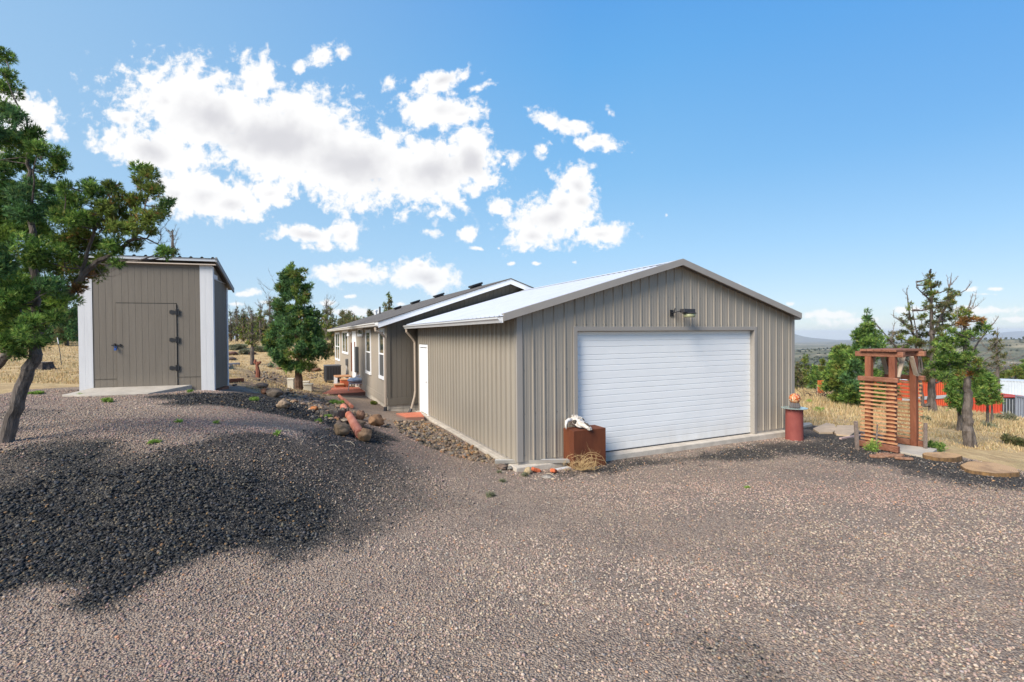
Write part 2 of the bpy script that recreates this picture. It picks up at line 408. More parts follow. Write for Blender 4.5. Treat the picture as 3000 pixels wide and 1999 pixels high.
# far valley: sage, juniper scrub and pale fields
cd = N('ShaderNodeVectorMath', operation='LENGTH'); l.new(geo.outputs['Position'], cd.inputs[0])
field = ramp(noise(.0016, 4, .5, stretch=(.5,1.6,1)), [(.42,(.14,.135,.075)),(.5,(.20,.18,.10)),(.56,(.47,.38,.24)),(.62,(.24,.23,.12)),(.72,(.13,.14,.07))])
scrub = ramp(noise(.05, 10, .8), [(.47,(1,1,1)),(.54,(0,0,0))])
field = mixc(ramp(noise(.012, 9, .85), [(.44,(0,0,0)),(.56,(.92,.92,.92))]), field, (.045,.055,.03))
fd = math_('DIVIDE', math_('SUBTRACT', cd.outputs['Value'], 60), 160, True)
land = mixc(fd, land, field)
final = mixc(ramp(math_('ADD', math_('MULTIPLY', math_('SUBTRACT', noise(22, 4), .5), .5), sep.outputs[0]), [(.38,(0,0,0)),(.58,(1,1,1))]), land, gr)
l.new(final, b.inputs['Base Color'])
bh = math_('ADD', math_('MULTIPLY', math_('MULTIPLY', vor.outputs['Distance'], -1.0), sep.outputs[0]), math_('MULTIPLY', noise(14, 8, .75), 1.2))
bp = N('ShaderNodeBump'); bp.inputs['Strength'].default_value = .9; bp.inputs['Distance'].default_value = .025
l.new(bh, bp.inputs['Height']); l.new(bp.outputs[0], b.inputs['Normal'])
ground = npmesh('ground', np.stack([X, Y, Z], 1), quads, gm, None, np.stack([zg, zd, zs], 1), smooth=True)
tag(ground, 'gravel yard running into dry grass and the far valley', None, None, 'structure')

# ------------------------------------------------------------------ distant hills (own meshes)
hm = mat('hill_scrub', (.10,.115,.09), .95, var=.35, vscale=.004, c2=(.20,.19,.14))
def hill(name, pts, Y, depth, label, zb=-230):
    """a long ridge: crest heights from a list of (px,py) at distance Y, real width `depth`"""
    xs = np.linspace(pts[0][0], pts[-1][0], 90); ys = np.interp(xs, [p[0] for p in pts], [p[1] for p in pts])
    V = []; rows = 15
    for j in range(rows):
        v = j / (rows - 1) * 2 - 1
        for i in range(90):
            c = pt(xs[i], ys[i], Y)
            h = (c.z - zb) * (1 - abs(v) ** 1.5) + fbm(np.array([c.x/600]), np.array([v*3 + 7]), 3, 5)[0] * 30 * (1 - abs(v))*(abs(v)>.05)
            V.append((c.x + v * depth * .1, Y + v * depth, zb + h))
    I = np.arange(rows*90).reshape(rows, 90)
    q = np.stack([I[:-1,:-1], I[:-1,1:], I[1:,1:], I[1:,:-1]], -1).reshape(-1,4)
    return tag(npmesh(name, V, q, hm, smooth=True), label, None, None, 'structure')
hill('hill', [(2150,1000),(2230,975),(2290,972),(2330,984),(2365,990),(2400,993),(2470,999)], 11000, 1500, 'long grey-blue butte at the left of the open valley')
hill('hill', [(2640,996),(2740,990),(2830,986),(2880,984),(2920,977),(2960,972),(3010,970),(3150,973),(3350,990)], 13500, 1500, 'pale blue mountain at the right end of the valley')

# ------------------------------------------------------------------ loose gravel (stuff)
stone_mat = attr_mat('loose_stone', .85, bump=.35, bscale=180, spec=.25)
GA = Vector((0.099, 8.933, 0)); GR = math.atan2(.4218, .9067)      # garage front-left corner and heading
def to_g(X, Y, off=(0,0)):
    dx = X - GA.x; dy = Y - GA.y
    return dx*.9067 + dy*.4218, -dx*.4218 + dy*.9067
def free(X, Y):
    u, v = to_g(X, Y)
    return ~((u > -.16) & (u < 7.72) & (v > -.2) & (v < 7.5))
rg2 = np.random.default_rng(5)
def scatter(y0, y1, dens, smin, smax):
    A = (y1**2 - y0**2) * 1.16; n_ = int(A * dens)
    Yv = np.sqrt(rg2.uniform(y0**2, y1**2, n_)); Xv = rg2.uniform(-1.16, 1.16, n_) * Yv
    k = free(Xv, Yv); Xv = Xv[k]; Yv = Yv[k]
    g, d, s_ = zone(Xv, Yv)
    fines = sstep(-.05, .42, fbm(Xv / 1.5, Yv / .9, 4, 140)) * np.clip(1.15 - d, .15, 1) + sstep(.45, .6, d) * sstep(.85, .7, d) * sstep(-.25, .3, fbm(Xv / .8, Yv / .8, 3, 141)) * .8
    k = (g > .45 + rg2.uniform(-.2, .2, len(g))) & (rg2.uniform(0, 1, len(g)) > fines * .72); Xv, Yv, d = Xv[k], Yv[k], d[k]
    sz = smin + (smax - smin) * rg2.uniform(0, 1, len(Xv)) ** 1.7
    return Xv, Yv, sz, d
parts_ = [scatter(2.9, 5.2, 1500, .014, .034), scatter(5.2, 8.0, 850, .017, .036), scatter(8.0, 12.0, 330, .02, .04)]
Xv, Yv, sz, dd = [np.concatenate([p[i] for p in parts_]) for i in range(4)]
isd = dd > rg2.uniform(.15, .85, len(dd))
PC = ([(.40,.305,.25),(.36,.295,.24),(.45,.365,.28),(.20,.175,.155),(.35,.26,.225),(.49,.42,.34),(.47,.28,.17),(.29,.27,.245)], [26,24,22,4,13,9,2,8])
DC = ([(.016,.018,.021),(.030,.034,.039),(.055,.06,.066),(.009,.010,.012),(.13,.12,.095),(.2,.13,.07),(.09,.09,.09)], [24,26,20,12,9,3,12])
a = ~isd; tone = 1 + .26 * fbm(Xv / 1.8, Yv / 1.2, 4, 150) + .30 * fbm((Xv * .5 + Yv) / .9, (Yv * .5 - Xv) / 6, 3, 155); rosy = np.clip(fbm(Xv / 2.5, Yv / 2.5, 3, 160) + .25 * (Xv < 1), 0, .6)
tn = np.stack([tone * (1 + .10 * rosy), tone * (1 - .10 * rosy), tone * (1 - .04 * rosy)], 1)
tag(stones('gravel', Xv[a], Yv[a], sz[a], np.clip(palette(a.sum(), *PC) * tn[a] * (1 - .35 * dd[a][:,None]), 0, 1), stone_mat), 'crushed mauve and grey gravel over the yard', None, None, 'stuff')
a = isd
big = 1 + .45 * (dd[a] > .8) * (Xv[a] < 1)
lt_ = (1 + 1.0 * sstep(.85, .6, dd[a]))[:, None] * np.where(dd[a] < .75, 1, 1)[:, None] * np.stack([1 + .12 * sstep(.85, .6, dd[a]), 1 + .03 * sstep(.85, .6, dd[a]), 1 - .06 * sstep(.85, .6, dd[a])], 1)
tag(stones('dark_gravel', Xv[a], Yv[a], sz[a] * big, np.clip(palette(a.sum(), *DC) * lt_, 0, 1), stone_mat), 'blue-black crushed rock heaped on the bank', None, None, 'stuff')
# small river stones along the garage side wall and on the bank by the logs
def poly_scatter(poly, n_, rg=rg2):
    poly = np.array(poly); lo = poly.min(0); hi = poly.max(0)
    Xs = rg.uniform(lo[0], hi[0], n_ * 4); Ys = rg.uniform(lo[1], hi[1], n_ * 4)
    k = inpoly(Xs, Ys, [tuple(p) for p in poly]); return Xs[k][:n_], Ys[k][:n_]
RC = ([(.29,.21,.13),(.17,.135,.10),(.36,.27,.18),(.10,.09,.08),(.19,.17,.15),(.33,.18,.085),(.26,.23,.19)], [24,20,18,10,14,6,8])
pA = wp([(1150,1232),(1200,1238),(1238,1232),(1300,1265),(1400,1322),(1460,1360),(1380,1352),(1300,1330),(1230,1300),(1170,1270)])
pB = wp([(840,1145),(880,1150),(960,1170),(1040,1205),(1140,1232),(1150,1262),(1060,1240),(1020,1285),(960,1270),(900,1215),(830,1170)])
pC = wp([(690,1085),(800,1085),(850,1110),(840,1140),(740,1115)]); pD = wp([(900,1068),(990,1085),(985,1110),(905,1110),(880,1090)])
Xa, Ya = poly_scatter(pA, 1100); Xb, Yb = poly_scatter(pB, 620); Xc, Yc = poly_scatter(pC, 160); Xd, Yd = poly_scatter(pD, 260)
Xr = np.concatenate([Xa, Xb, Xc, Xd]); Yr = np.concatenate([Ya, Yb, Yc, Yd]); k = free(Xr, Yr); Xr = Xr[k]; Yr = Yr[k]
szr = (.03 + .085 * rg2.uniform(0, 1, len(Xr)) ** 2.2) * np.where(Yr > 14, 1.5, 1)
tag(stones('rock_rubble', Xr, Yr, szr, palette(len(Xr), *RC, var=.3), stone_mat, base=ICO1, jit=.13, flat=(.35,.7), sink=.16), 'rounded tan and grey stones along the garage side and down the bank', None, None, 'stuff')

# ------------------------------------------------------------------ dry grass (stuff)
def blades(name, X, Y, h, w, cols, lean=.5, rg=rg2, parent=None, zbase=None):
    n_ = len(X); Z = (zf(X, Y) if zbase is None else zbase) - .01
    a = rg.uniform(0, 6.28, n_); d = rg.uniform(0, 6.28, n_); ln = rg.uniform(0, lean, n_) * h
    b0 = np.stack([X - np.cos(a)*w/2, Y - np.sin(a)*w/2, Z], 1); b1 = np.stack([X + np.cos(a)*w/2, Y + np.sin(a)*w/2, Z], 1)
    tp = np.stack([X + np.cos(d)*ln, Y + np.sin(d)*ln, Z + h * np.sqrt(np.maximum(.1, 1-(ln/h)**2))], 1)
    V = np.stack([b0, b1, tp], 1).reshape(-1, 3); Fc = np.arange(3*n_).reshape(-1, 3)
    return npmesh(name, V, Fc, attr_mat('leaf_tint', .8, .35), parent, np.repeat(cols, 3, 0))
GC = ([(.60,.45,.23),(.50,.36,.18),(.66,.53,.31),(.34,.24,.12),(.27,.26,.12)], [30,26,22,14,6])
def grass_zone(n_, ylo, yhi, xlo, xhi):
    Ys = rg2.uniform(ylo**.5, yhi**.5, n_)**2; Xs = rg2.uniform(xlo, xhi, n_) * Ys
    g, d, s_ = zone(Xs, Ys); k = (g < .35) & free(Xs, Ys) & (rg2.uniform(0,1,len(g)) > s_ * .75)
    cl = fbm(Xs / .5, Ys / .5, 4, 91); k &= cl > rg2.uniform(-.5, .35, n_)
    return Xs[k], Ys[k], cl[k]
q = [grass_zone(60000, 11, 36, .55, 1.15), grass_zone(26000, 13, 40, -1.12, -.86), grass_zone(30000, 13.5, 45, -.6, -.33)]
Xg, Yg, cg = [np.concatenate([p[i] for p in q]) for i in range(3)]
hh = (.05 + .10 * np.clip(cg + .3, 0, 1) + .16 * sstep(13, 20, Yg) * (Xg > 0)) * rg2.uniform(.5, 1.3, len(Xg))
tag(blades('dry_grass', Xg, Yg, hh, .012 + .0011 * Yg, palette(len(Xg), *GC), lean=.85), 'straw-coloured dry grass on the open ground', None, None, 'stuff')
# ================================================================== buildings
TAN = (.30, .268, .222)
m_wall = mat('painted_steel', TAN, .42, 0, var=.06, vscale=1.3, spec=.4, stretch=(3,3,.25))
def tan_base(mt, tone=(.42,.36,.28), hgt=.55, amt=.55):  # mixes the base colour toward a tan tone near the ground, broken by noise
    n_ = mt.node_tree.nodes; l_ = mt.node_tree.links; b_ = n_['Principled BSDF']; lk = b_.inputs['Base Color'].links
    tc_ = n_.new('ShaderNodeTexCoord'); sp_ = n_.new('ShaderNodeSeparateXYZ'); l_.new(tc_.outputs['Object'], sp_.inputs[0])
    nz_ = n_.new('ShaderNodeTexNoise'); nz_.inputs['Scale'].default_value = 5; nz_.inputs['Detail'].default_value = 6
    mp_ = n_.new('ShaderNodeMapping'); mp_.inputs['Scale'].default_value = (1,1,.25); l_.new(tc_.outputs['Object'], mp_.inputs[0]); l_.new(mp_.outputs[0], nz_.inputs['Vector'])
    mr = n_.new('ShaderNodeMapRange'); l_.new(sp_.outputs[2], mr.inputs[0]); mr.inputs[1].default_value = hgt; mr.inputs[2].default_value = 0; mr.inputs[3].default_value = 0; mr.inputs[4].default_value = 1
    m1 = n_.new('ShaderNodeMath'); m1.operation = 'MULTIPLY'; l_.new(mr.outputs[0], m1.inputs[0]); l_.new(nz_.outputs['Fac'], m1.inputs[1])
    m2 = n_.new('ShaderNodeMath'); m2.operation = 'MULTIPLY'; l_.new(m1.outputs[0], m2.inputs[0]); m2.inputs[1].default_value = amt * 1.6; m2.use_clamp = True
    mx = n_.new('ShaderNodeMix'); mx.data_type = 'RGBA'; l_.new(m2.outputs[0], mx.inputs[0])
    if lk: l_.new(lk[0].from_socket, mx.inputs[6])
    else: mx.inputs[6].default_value = b_.inputs['Base Color'].default_value
    mx.inputs[7].default_value = (*tone, 1); l_.new(mx.outputs[2], b_.inputs['Base Color'])
    w_ = n_.new('ShaderNodeTexNoise'); w_.inputs['Scale'].default_value = 1.6; w_.inputs['Detail'].default_value = 2; l_.new(tc_.outputs['Object'], w_.inputs['Vector'])
    bp_ = n_.new('ShaderNodeBump'); bp_.inputs['Strength'].default_value = .35; bp_.inputs['Distance'].default_value = .03; l_.new(w_.outputs['Fac'], bp_.inputs['Height'])
    if not b_.inputs['Normal'].links: l_.new(bp_.outputs[0], b_.inputs['Normal'])
tan_base(m_wall)
m_trim = mat('trim_steel', (.30,.275,.245), .45, 0, var=.05, vscale=2)
m_white = mat('white_paint', (.80,.81,.82), .5, var=.03, vscale=2)
m_door = mat('door_white', (.80,.81,.80), .4, var=.025, vscale=1.2, stretch=(.3,.3,4))
m_galv = mat('galvanised', (.74,.75,.76), .42, .4, var=.05, vscale=1.2)
m_gut = mat('gutter_grey', (.60,.61,.62), .4, .2, var=.05)
m_conc = mat('concrete', (.48,.43,.36), .9, var=.18, vscale=5, bump=.5, bscale=60)
m_black = mat('black_plastic', (.02,.021,.024), .5)
m_dark = mat('dark_metal', (.05,.05,.055), .5, .3)
tan_base(m_door, (.50,.46,.40), .5, .5)
m_rust = mat('rusty_steel', (.085,.022,.009), .82, .0, vscale=3.2, bump=.4, bscale=120, c2=(.15,.042,.014), detail=12, stretch=(1,1,.35))
m_glass = mat('window_glass', (.02,.028,.03), .04, 0, spec=1.0)
m_screen = mat('window_screen', (.075,.08,.085), .45)
m_screw = mat('screw_head', (.22,.2,.18), .4, .6)
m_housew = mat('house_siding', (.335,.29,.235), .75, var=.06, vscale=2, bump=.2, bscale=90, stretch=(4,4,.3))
m_houseshade = mat('house_siding_shade', (.125,.110,.088), .75, var=.06, vscale=2, bump=.2, bscale=90, stretch=(4,4,.3))  # house siding colour darkened to paint in the shade on the gable end
m_shed = mat('shed_siding', (.165,.143,.115), .8, var=.08, vscale=2.2, bump=.3, bscale=70, stretch=(5,5,.3))
tan_base(m_shed, (.30,.25,.19), .5, .4); tan_base(m_housew, (.36,.30,.22), .5, .3)
m_shedt = mat('shed_trim', (.62,.62,.62), .75, var=.05, vscale=3, bump=.3, bscale=70, stretch=(5,5,.3))
m_shing = mat('shingles', (.115,.105,.095), .95, var=.4, vscale=26, bump=.9, bscale=70)
m_redwood = mat('stained_wood', (.14,.042,.022), .75, vscale=3, c2=(.27,.10,.05), bump=.8, bscale=26, stretch=(1,1,.25), detail=10)
m_redwoodh = mat('stained_beam', (.14,.046,.025), .75, vscale=4, c2=(.32,.145,.085), bump=.8, bscale=26, stretch=(1,1,2.5), detail=10)
m_slat = mat('slat_wood', (.33,.145,.065), .75, vscale=7, c2=(.56,.31,.16), bump=.5, bscale=40, detail=8)
m_greywood = mat('grey_wood', (.27,.23,.19), .85, vscale=6, c2=(.42,.33,.24), bump=.8, bscale=40, stretch=(1,1,.3))
m_paver = mat('red_paver', (.50,.155,.085), .85, var=.15, vscale=6, bump=.4, bscale=60)
m_beige = mat('beige_plastic', (.62,.56,.44), .6, var=.05)
m_tanpipe = mat('tan_downspout', (.40,.33,.26), .5, var=.06)
m_stain = mat('steel_base_patch', (.30,.33,.37), .4)

# ---- metal garage -------------------------------------------------
W = 7.56; D = 7.3; EV = 2.78; SL = .29; OV = .36; OVR = .02
g = thing('metal_garage', 'tan ribbed steel garage with wide white overhead door', 'garage', GA, GR)
DX0, DX1, DH = 1.273, 6.153, 2.44
gable = lambda s: EV + SL * min(s, W - s) - .02
ribs = lambda a_, b_, ph: rib_profile(a_, b_, .2286, phase=ph)
fr = MB()
fm = lambda s, o, t: (s, -o, t)
fr.sheet(ribs(.09, DX0-.05, .09), lambda s: (.05, gable(s)), fm)
fr.sheet(ribs(DX1+.05, W-.09, .09), lambda s: (.05, gable(s)), fm)
top = sorted(ribs(DX0-.05, DX1+.05, .09) + [(W/2, 0)])
fr.sheet(top, lambda s: (DH+.05, gable(s)), fm)
fr.build('front_wall', m_wall, g)
SD0, SD1 = 6.12, 6.98
lf = MB(); lm = lambda s, o, t: (-o*2.1, s, t)
pr = ribs(.0, SD0-.06, .05); lf.sheet(pr[::-1], lambda s: (.05, EV), lm)
lf.sheet(ribs(SD1+.06, D, .05)[::-1], lambda s: (.05, EV), lm)
lf.sheet(ribs(SD0-.06, SD1+.06, .05)[::-1], lambda s: (2.12, EV), lm)
lf.build('side_wall', m_wall, g)
MB().sheet(ribs(0, D, .05), lambda s: (.05, EV), lambda s, o, t: (W+o, s, t)).build('side_wall', m_wall, g)
bk = MB(); pr = sorted(ribs(0, W, .05) + [(W/2, 0)]); bk.sheet(pr[::-1], lambda s: (.05, gable(s)), lambda s, o, t: (s, D+o, t)); bk.build('back_wall', m_wall, g)
inn = MB().box(.15, W-.15, .5, D-.1, .02, .06); 
# corner trims
ct = MB()
ct.box(-.023, .09, -.023, .0, .05, EV+.01); ct.box(-.023, 0.0, .001, .10, .05, EV)
ct.build('corner_trim', m_trim, g)
MB().box(W-.09, W+.023, -.023, 0, .05, EV).build('corner_trim', m_trim, g)
# roof: two ribbed slopes
RT = .035
rs = lambda side: (lambda s, o, t: ((t if side < 0 else W - t), s, EV + SL * t + RT + o))
for side in (-1, 1):
    mb = MB(); pr = rib_profile(-.18, D+.15, .2286, rib=.02, bead=0)
    if side > 0: pr = pr[::-1]
    ov_ = OV if side < 0 else OVR; mb.sheet(pr, lambda s: (-ov_, W/2), rs(side))
    f2 = rs(side)
    vs_ = [f2(-.18, -.02, -ov_), f2(D+.15, -.02, -ov_), f2(D+.15, -.02, W/2), f2(-.18, -.02, W/2)]
    mb.add(vs_, [(0,1,2,3)] if side > 0 else [(3,2,1,0)])
    mb.build('roof', m_galv, g)
MB().add([(W/2-.16, -.19, EV+SL*(W/2-.16)+.062),(W/2, -.19, EV+SL*W/2+.07),(W/2+.16,-.19,EV+SL*(W/2-.16)+.062),
          (W/2-.16, D+.16, EV+SL*(W/2-.16)+.062),(W/2, D+.16, EV+SL*W/2+.07),(W/2+.16,D+.16,EV+SL*(W/2-.16)+.062)], [(0,1,4,3),(1,2,5,4)]).build('ridge_cap', m_galv, g)
# rake trim boards
def rake(sgn):
    mb = MB(); x0 = -(OV if sgn < 0 else OVR); x1 = W/2
    z = lambda t: EV + SL*t + RT + .03
    X_ = (lambda t: t) if sgn < 0 else (lambda t: W - t)
    vs_ = []
    for t in (x0, x1):
        for (yy, dz) in ((-.215, .0), (-.215, -.122), (-.195, -.122), (-.195, -.02), (-.10, -.0), (-.10,.012), (-.215,.012)):
            vs_.append((X_(t), yy, z(t)+dz))
    k = 7; fs = [(i, (i+1)%k, k+(i+1)%k, k+i) for i in range(k)] + [tuple(range(k)), tuple(range(2*k-1, k-1, -1))]
    return mb.add(vs_, fs)
for sgn in (-1, 1): rake(sgn).build('rake_trim', m_trim, g)
# soffit strip under the front overhang
sf = MB()
for sgn in (-1,1):
    X_ = (lambda t: t) if sgn < 0 else (lambda t: W - t)
    o2_ = OV if sgn < 0 else OVR; sf.add([(X_(-o2_), -.19, EV-SL*o2_),(X_(W/2), -.19, EV+SL*W/2),(X_(W/2), -.0, EV+SL*W/2),(X_(-o2_), -.0, EV-SL*o2_)], [(0,1,2,3)])
sf.build('soffit', m_trim, g)
# gutters
def gutter(x, y0, y1, z, sgn, mt, parent, w_=.11, h_=.10):
    prof = [(0, 0), (0, -h_), (sgn*w_*.6, -h_), (sgn*w_*.75, -h_*.55), (sgn*w_, -h_*.3), (sgn*w_, 0), (sgn*(w_-.008), 0), (sgn*(w_-.008), -h_*.28), (sgn*w_*.7, -h_*.5), (sgn*w_*.55, -h_+.008), (sgn*.006, -h_+.008), (sgn*.006, 0)]
    vs_ = [(x+a_, y_, z+c_) for y_ in (y0, y1) for a_, c_ in prof]; k = len(prof)
    fs = [(i, (i+1)%k, k+(i+1)%k, k+i) for i in range(k)] + [tuple(range(k)), tuple(range(2*k-1, k-1, -1))]
    return MB().add(vs_, fs).build('gutter', mt, parent)
gutter(-OV+.01, -.16, D+.1, EV-SL*OV+.015, -1, m_gut, g)
gutter(W+OVR-.01, -.16, D+.1, EV-SL*OVR+.015, 1, m_gut, g, .07)
ds = MB().tube([(-.38, D-.06, EV-.19), (-.38, D-.06, EV-.28), (-.16, D+.02, EV-.52), (-.10, D+.03, EV-.62), (-.10, D+.03, .62), (-.13, D+.0, .45), (-.27, D-.06, .02)], [.036]*7, 8).build('downspout', m_tanpipe, g, smooth=False)
MB().tube([(-.255, D-.055, .07), (-.31, D-.08, -.04)], [.05,.055], 10).build('drain_end', m_dark, ds)
# foundation slab
MB().box(-.12, W+.10, -.16, D+.1, -.32, -.005).build('slab', m_conc, g, bevel=.012)
for b6 in ((.0, DX0-.05, .002, .05), (DX1+.05, W, .002, .05), (-.0, .05, .05, SD0-.06), (0, .05, SD1+.06, D)): MB().box(*b6, -.01, .05).build('base_trim', m_trim, g)
# overhead door: ribbed curtain
od = MB(); prof = []; z = 0.0; rgd = random.Random(3)
hs = [.155,.118,.118,.10] * 6; z = .01
prof = [(.0, .004)]
i = 0
while z < DH:
    h_ = hs[i % 4]; z2 = min(z + h_, DH)
    prof += [(z+.004, .012), (z2-.016, .012), (z2-.008, .001), (z2-.002, .001)]
    z = z2; i += 1
vs_ = []
for zz, o in prof: vs_ += [(DX0+.0, .10-o, zz), (DX1-.0, .10-o, zz)]
od.add(vs_, [(2*i, 2*i+1, 2*i+3, 2*i+2) for i in range(len(prof)-1)])
odo = od.build('overhead_door', m_door, g)
MB().box(DX0+.02, DX1-.02, .075, .11, -.004, .018).build('bottom_seal', m_dark, odo)
jf = MB(); jf.box(DX0-.085, DX0, -.03, .11, -.003, DH+.085); jf.box(DX1, DX1+.085, -.03, .11, -.003, DH+.085); jf.box(DX0, DX1, -.03, .11, DH, DH+.085)
jf.build('door_jamb', m_trim, g, bevel=.004)
# side door
MB().box(-.035, .04, SD0-.06, SD0+.02, 0, 2.1).box(-.035, .04, SD1-.02, SD1+.06, 0, 2.1).box(-.035, .04, SD0+.02, SD1-.02, 2.02, 2.1).build('side_door_frame', m_white, g, bevel=.004)
sdd = MB().box(.0, .045, SD0+.025, SD1-.025, .02, 2.0)
for zz in (.25, .95, 1.5):
    for yy in (SD0+.12, SD0+.46):
        sdd.box(-.012, .0, yy, yy+.28, zz, zz+(.5 if zz < 1.4 else .32))
sdo = sdd.build('side_door', m_white, g, bevel=.006)
MB().tube([(-.0, SD0+.09, 1.0), (-.06, SD0+.09, 1.0)], .028, 10).build('door_knob', m_galv, sdo)
# screws in rows
sc = MB()
for z_ in (.16, .92, 1.72):
    for k in range(40):
        x = .09 + k*.2286 + .045
        if x < DX0-.1 or (DX1+.1 < x < W-.1): sc.box(x-.006, x+.006, -.008, .0, z_-.006, z_+.006)
for k in range(40):
    for dx in (.04, -.04):
        x = .09 + k*.2286 + dx
        if DX0 < x < DX1: sc.box(x-.006, x+.006, -.008, .0, DH+.12, DH+.132)
for k in range(40):
    x = .09+k*.2286+.045
    if 1.6 < x < W-1.6: sc.box(x-.006, x+.006, -.008, 0, 3.14, 3.152)
for z_ in (.25, .95, 1.75):
    for k in range(27):
        y = .05 + k*.2286 + .045
        if y < SD0-.1: sc.box(-.008, 0, y-.006, y+.006, z_-.006, z_+.006)
sc.build('screws', m_screw, g)['kind'] = 'stuff'
# ---- yard lamp on the gable
xl = 3.66; zl = 2.80
lp = thing('wall_lamp', 'dark yard lamp with pale lens on a short arm on the garage gable', 'lamp', (GA.x + xl*math.cos(GR), GA.y + xl*math.sin(GR), zl), GR)
MB().tube([(-.02,-.0,.02),(-.02,-.13,.03),(.05,-.22,.06),(.16,-.28,.06)], .016, 8).box(-.06,.03,-.028,-.0,-.07,.10).tube([(-.01,-.10,.03),(.02,-.10,.14)], .014, 6).build('bracket', m_black, lp)
MB().box(.08, .46, -.36, -.20, .02, .115).lathe([(.175,-.0),(.185,.015),(.12,.035),(.02,.04)], 24, (.33,-.28,-.005)).build('lamp_housing', m_dark, lp, bevel=.012)
MB().lathe([(.10,-.10),(.145,-.095),(.15,-.004)], 24, (.33,-.28,0)).build('lens', mat('lens_plastic', (.36,.37,.22), .4, spec=.3), lp, smooth=True)

# ---- manufactured home -------------------------------------------
Hc = Vector((-3.93, 15.4, 0)); HW = 8.33; HL = 17.6; HE = 2.84; HS = .335; HO = .32
h = thing('house', 'long taupe house with white windows and grey shingle roof behind the garage', 'house', Hc, GR)
U_ = Vector((math.cos(GR), math.sin(GR), 0)); V_ = Vector((-math.sin(GR), math.cos(GR), 0))
def hit(px, py, O, nrm):
    d = ray(px, py); t = (Vector(O) - CAM).dot(nrm) / d.dot(nrm); return CAM + d * t
def hs_(px, py):
    p = hit(px, py, Hc, U_); q_ = p - Hc; return q_.dot(V_), p.z
groove = lambda a_, b_: [(x_, o_) for k in range(int((b_-a_)/.1524)+1) for x_, o_ in ((a_+k*.1524, 0), (a_+k*.1524+.140, 0), (a_+k*.1524+.143, -.009), (a_+k*.1524+.1495, -.009)) if x_ <= b_] + [(b_, 0)]
SB = .2
MB().sheet(groove(0, HL)[::-1], lambda s: (SB, HE), lambda s, o, t: (-o, s, t)).build('side_wall', m_housew, h)
hg = lambda s: HE + HS * min(s, HW - s)
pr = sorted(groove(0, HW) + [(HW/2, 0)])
MB().sheet(pr, lambda s: (SB, hg(s)), lambda s, o, t: (s, -o, t)).build('gable_wall', m_houseshade, h)
MB().sheet(pr[::-1], lambda s: (SB, hg(s)), lambda s, o, t: (s, HL+o, t)).build('gable_wall', m_houseshade, h)
MB().sheet(groove(0, HL), lambda s: (SB, HE), lambda s, o, t: (HW+o, s, t)).build('side_wall', m_housew, h)
MB().box(-.022, -.001, -.02, HL, SB-.01, SB+.22).build('skirt_board', m_housew, h)
MB().box(-.0, HW, -.024, -.002, SB-.01, SB+.2).box(-.0, .09, -.026, -.003, SB+.2, HE).build('skirt_board', m_houseshade, h)
fd_ = MB(); xx = .03
fd_.box(.04, HW-.04, .04, HL-.04, -.25, SB)
fo = fd_.build('foundation', m_conc, h)
MB().box(.028, .045, .25, .72, -.02, SB-.02).build('foundation_vent', m_black, h); MB().box(1.72, 2.55, .025, .045, -.06, SB-.02).build('foundation_vent', m_black, h)
# block joints
bj = MB()
for k in range(20): bj.box(.08+k*.41, .088+k*.41, .036, .041, -.1, SB)
bj.box(.05, HW-.05, .036, .041, .055, .062); bj.build('block_joints', m_dark, h)
# roof
rf = MB()
for sgn in (-1, 1):
    X_ = (lambda t: t) if sgn < 0 else (lambda t: HW - t)
    a0 = (X_(-HO), -.32, HE - HS*HO + .09); a1 = (X_(HW/2), -.32, HE + HS*HW/2 + .09)
    b0 = (X_(-HO), HL+.32, a0[2]); b1 = (X_(HW/2), HL+.32, a1[2])
    dn_ = lambda p: (p[0], p[1], p[2]-.03)
    rf.add([a0,a1,b1,b0,dn_(a0),dn_(a1),dn_(b1),dn_(b0)], [(0,1,2,3),(7,6,5,4),(0,4,5,1),(3,2,6,7),(0,3,7,4)] if sgn > 0 else [(3,2,1,0),(4,5,6,7),(1,5,4,0),(7,6,2,3),(4,7,3,0)])
rfo = rf.build('roof', m_shing, h)
for yy in (-.30, HL+.28):
    for sgn in (-1, 1):
        X_ = (lambda t: t) if sgn < 0 else (lambda t: HW - t)
        vs_ = [(X_(t), y_, HE + HS*t + dz) for t in (-HO+.01, HW/2) for y_ in (yy, yy+.02) for dz in (.058, -.11)]
        MB().add(vs_, [(0,1,3,2),(4,6,7,5),(0,2,6,4),(1,5,7,3),(0,4,5,1),(2,3,7,6)]).build('rake_board', m_white, h)
sf = MB().box(-HO+.005, 0, -.28, HL+.28, HE-HS*HO-.02, HE-HS*HO+.0).build('soffit', m_trim, h)
MB().box(-HO-.0, -HO+.02, -.30, HL+.3, HE-HS*HO-.07, HE-HS*HO+.055).build('fascia', m_white, h)
gutter(-HO-.002, -.28, HL+.28, HE-HS*HO+.05, -1, mat('gutter_white', (.66,.65,.63), .45), h)
d2 = MB().tube([(-HO-.05,-.12,HE-.2),(-HO-.04,-.12,HE-.30),(-.18,-.06,HE-.38),(-.06,.02,HE-.52),(-.06,.02,.12)], [.042]*5, 8).build('downspout', m_tanpipe, h)
MB().tube([(-.06,.02,.14),(-.07,-.0,.02),(-.16,-.12,-.04)], [.055,.06,.06], 10).build('drain_end', m_black, d2)
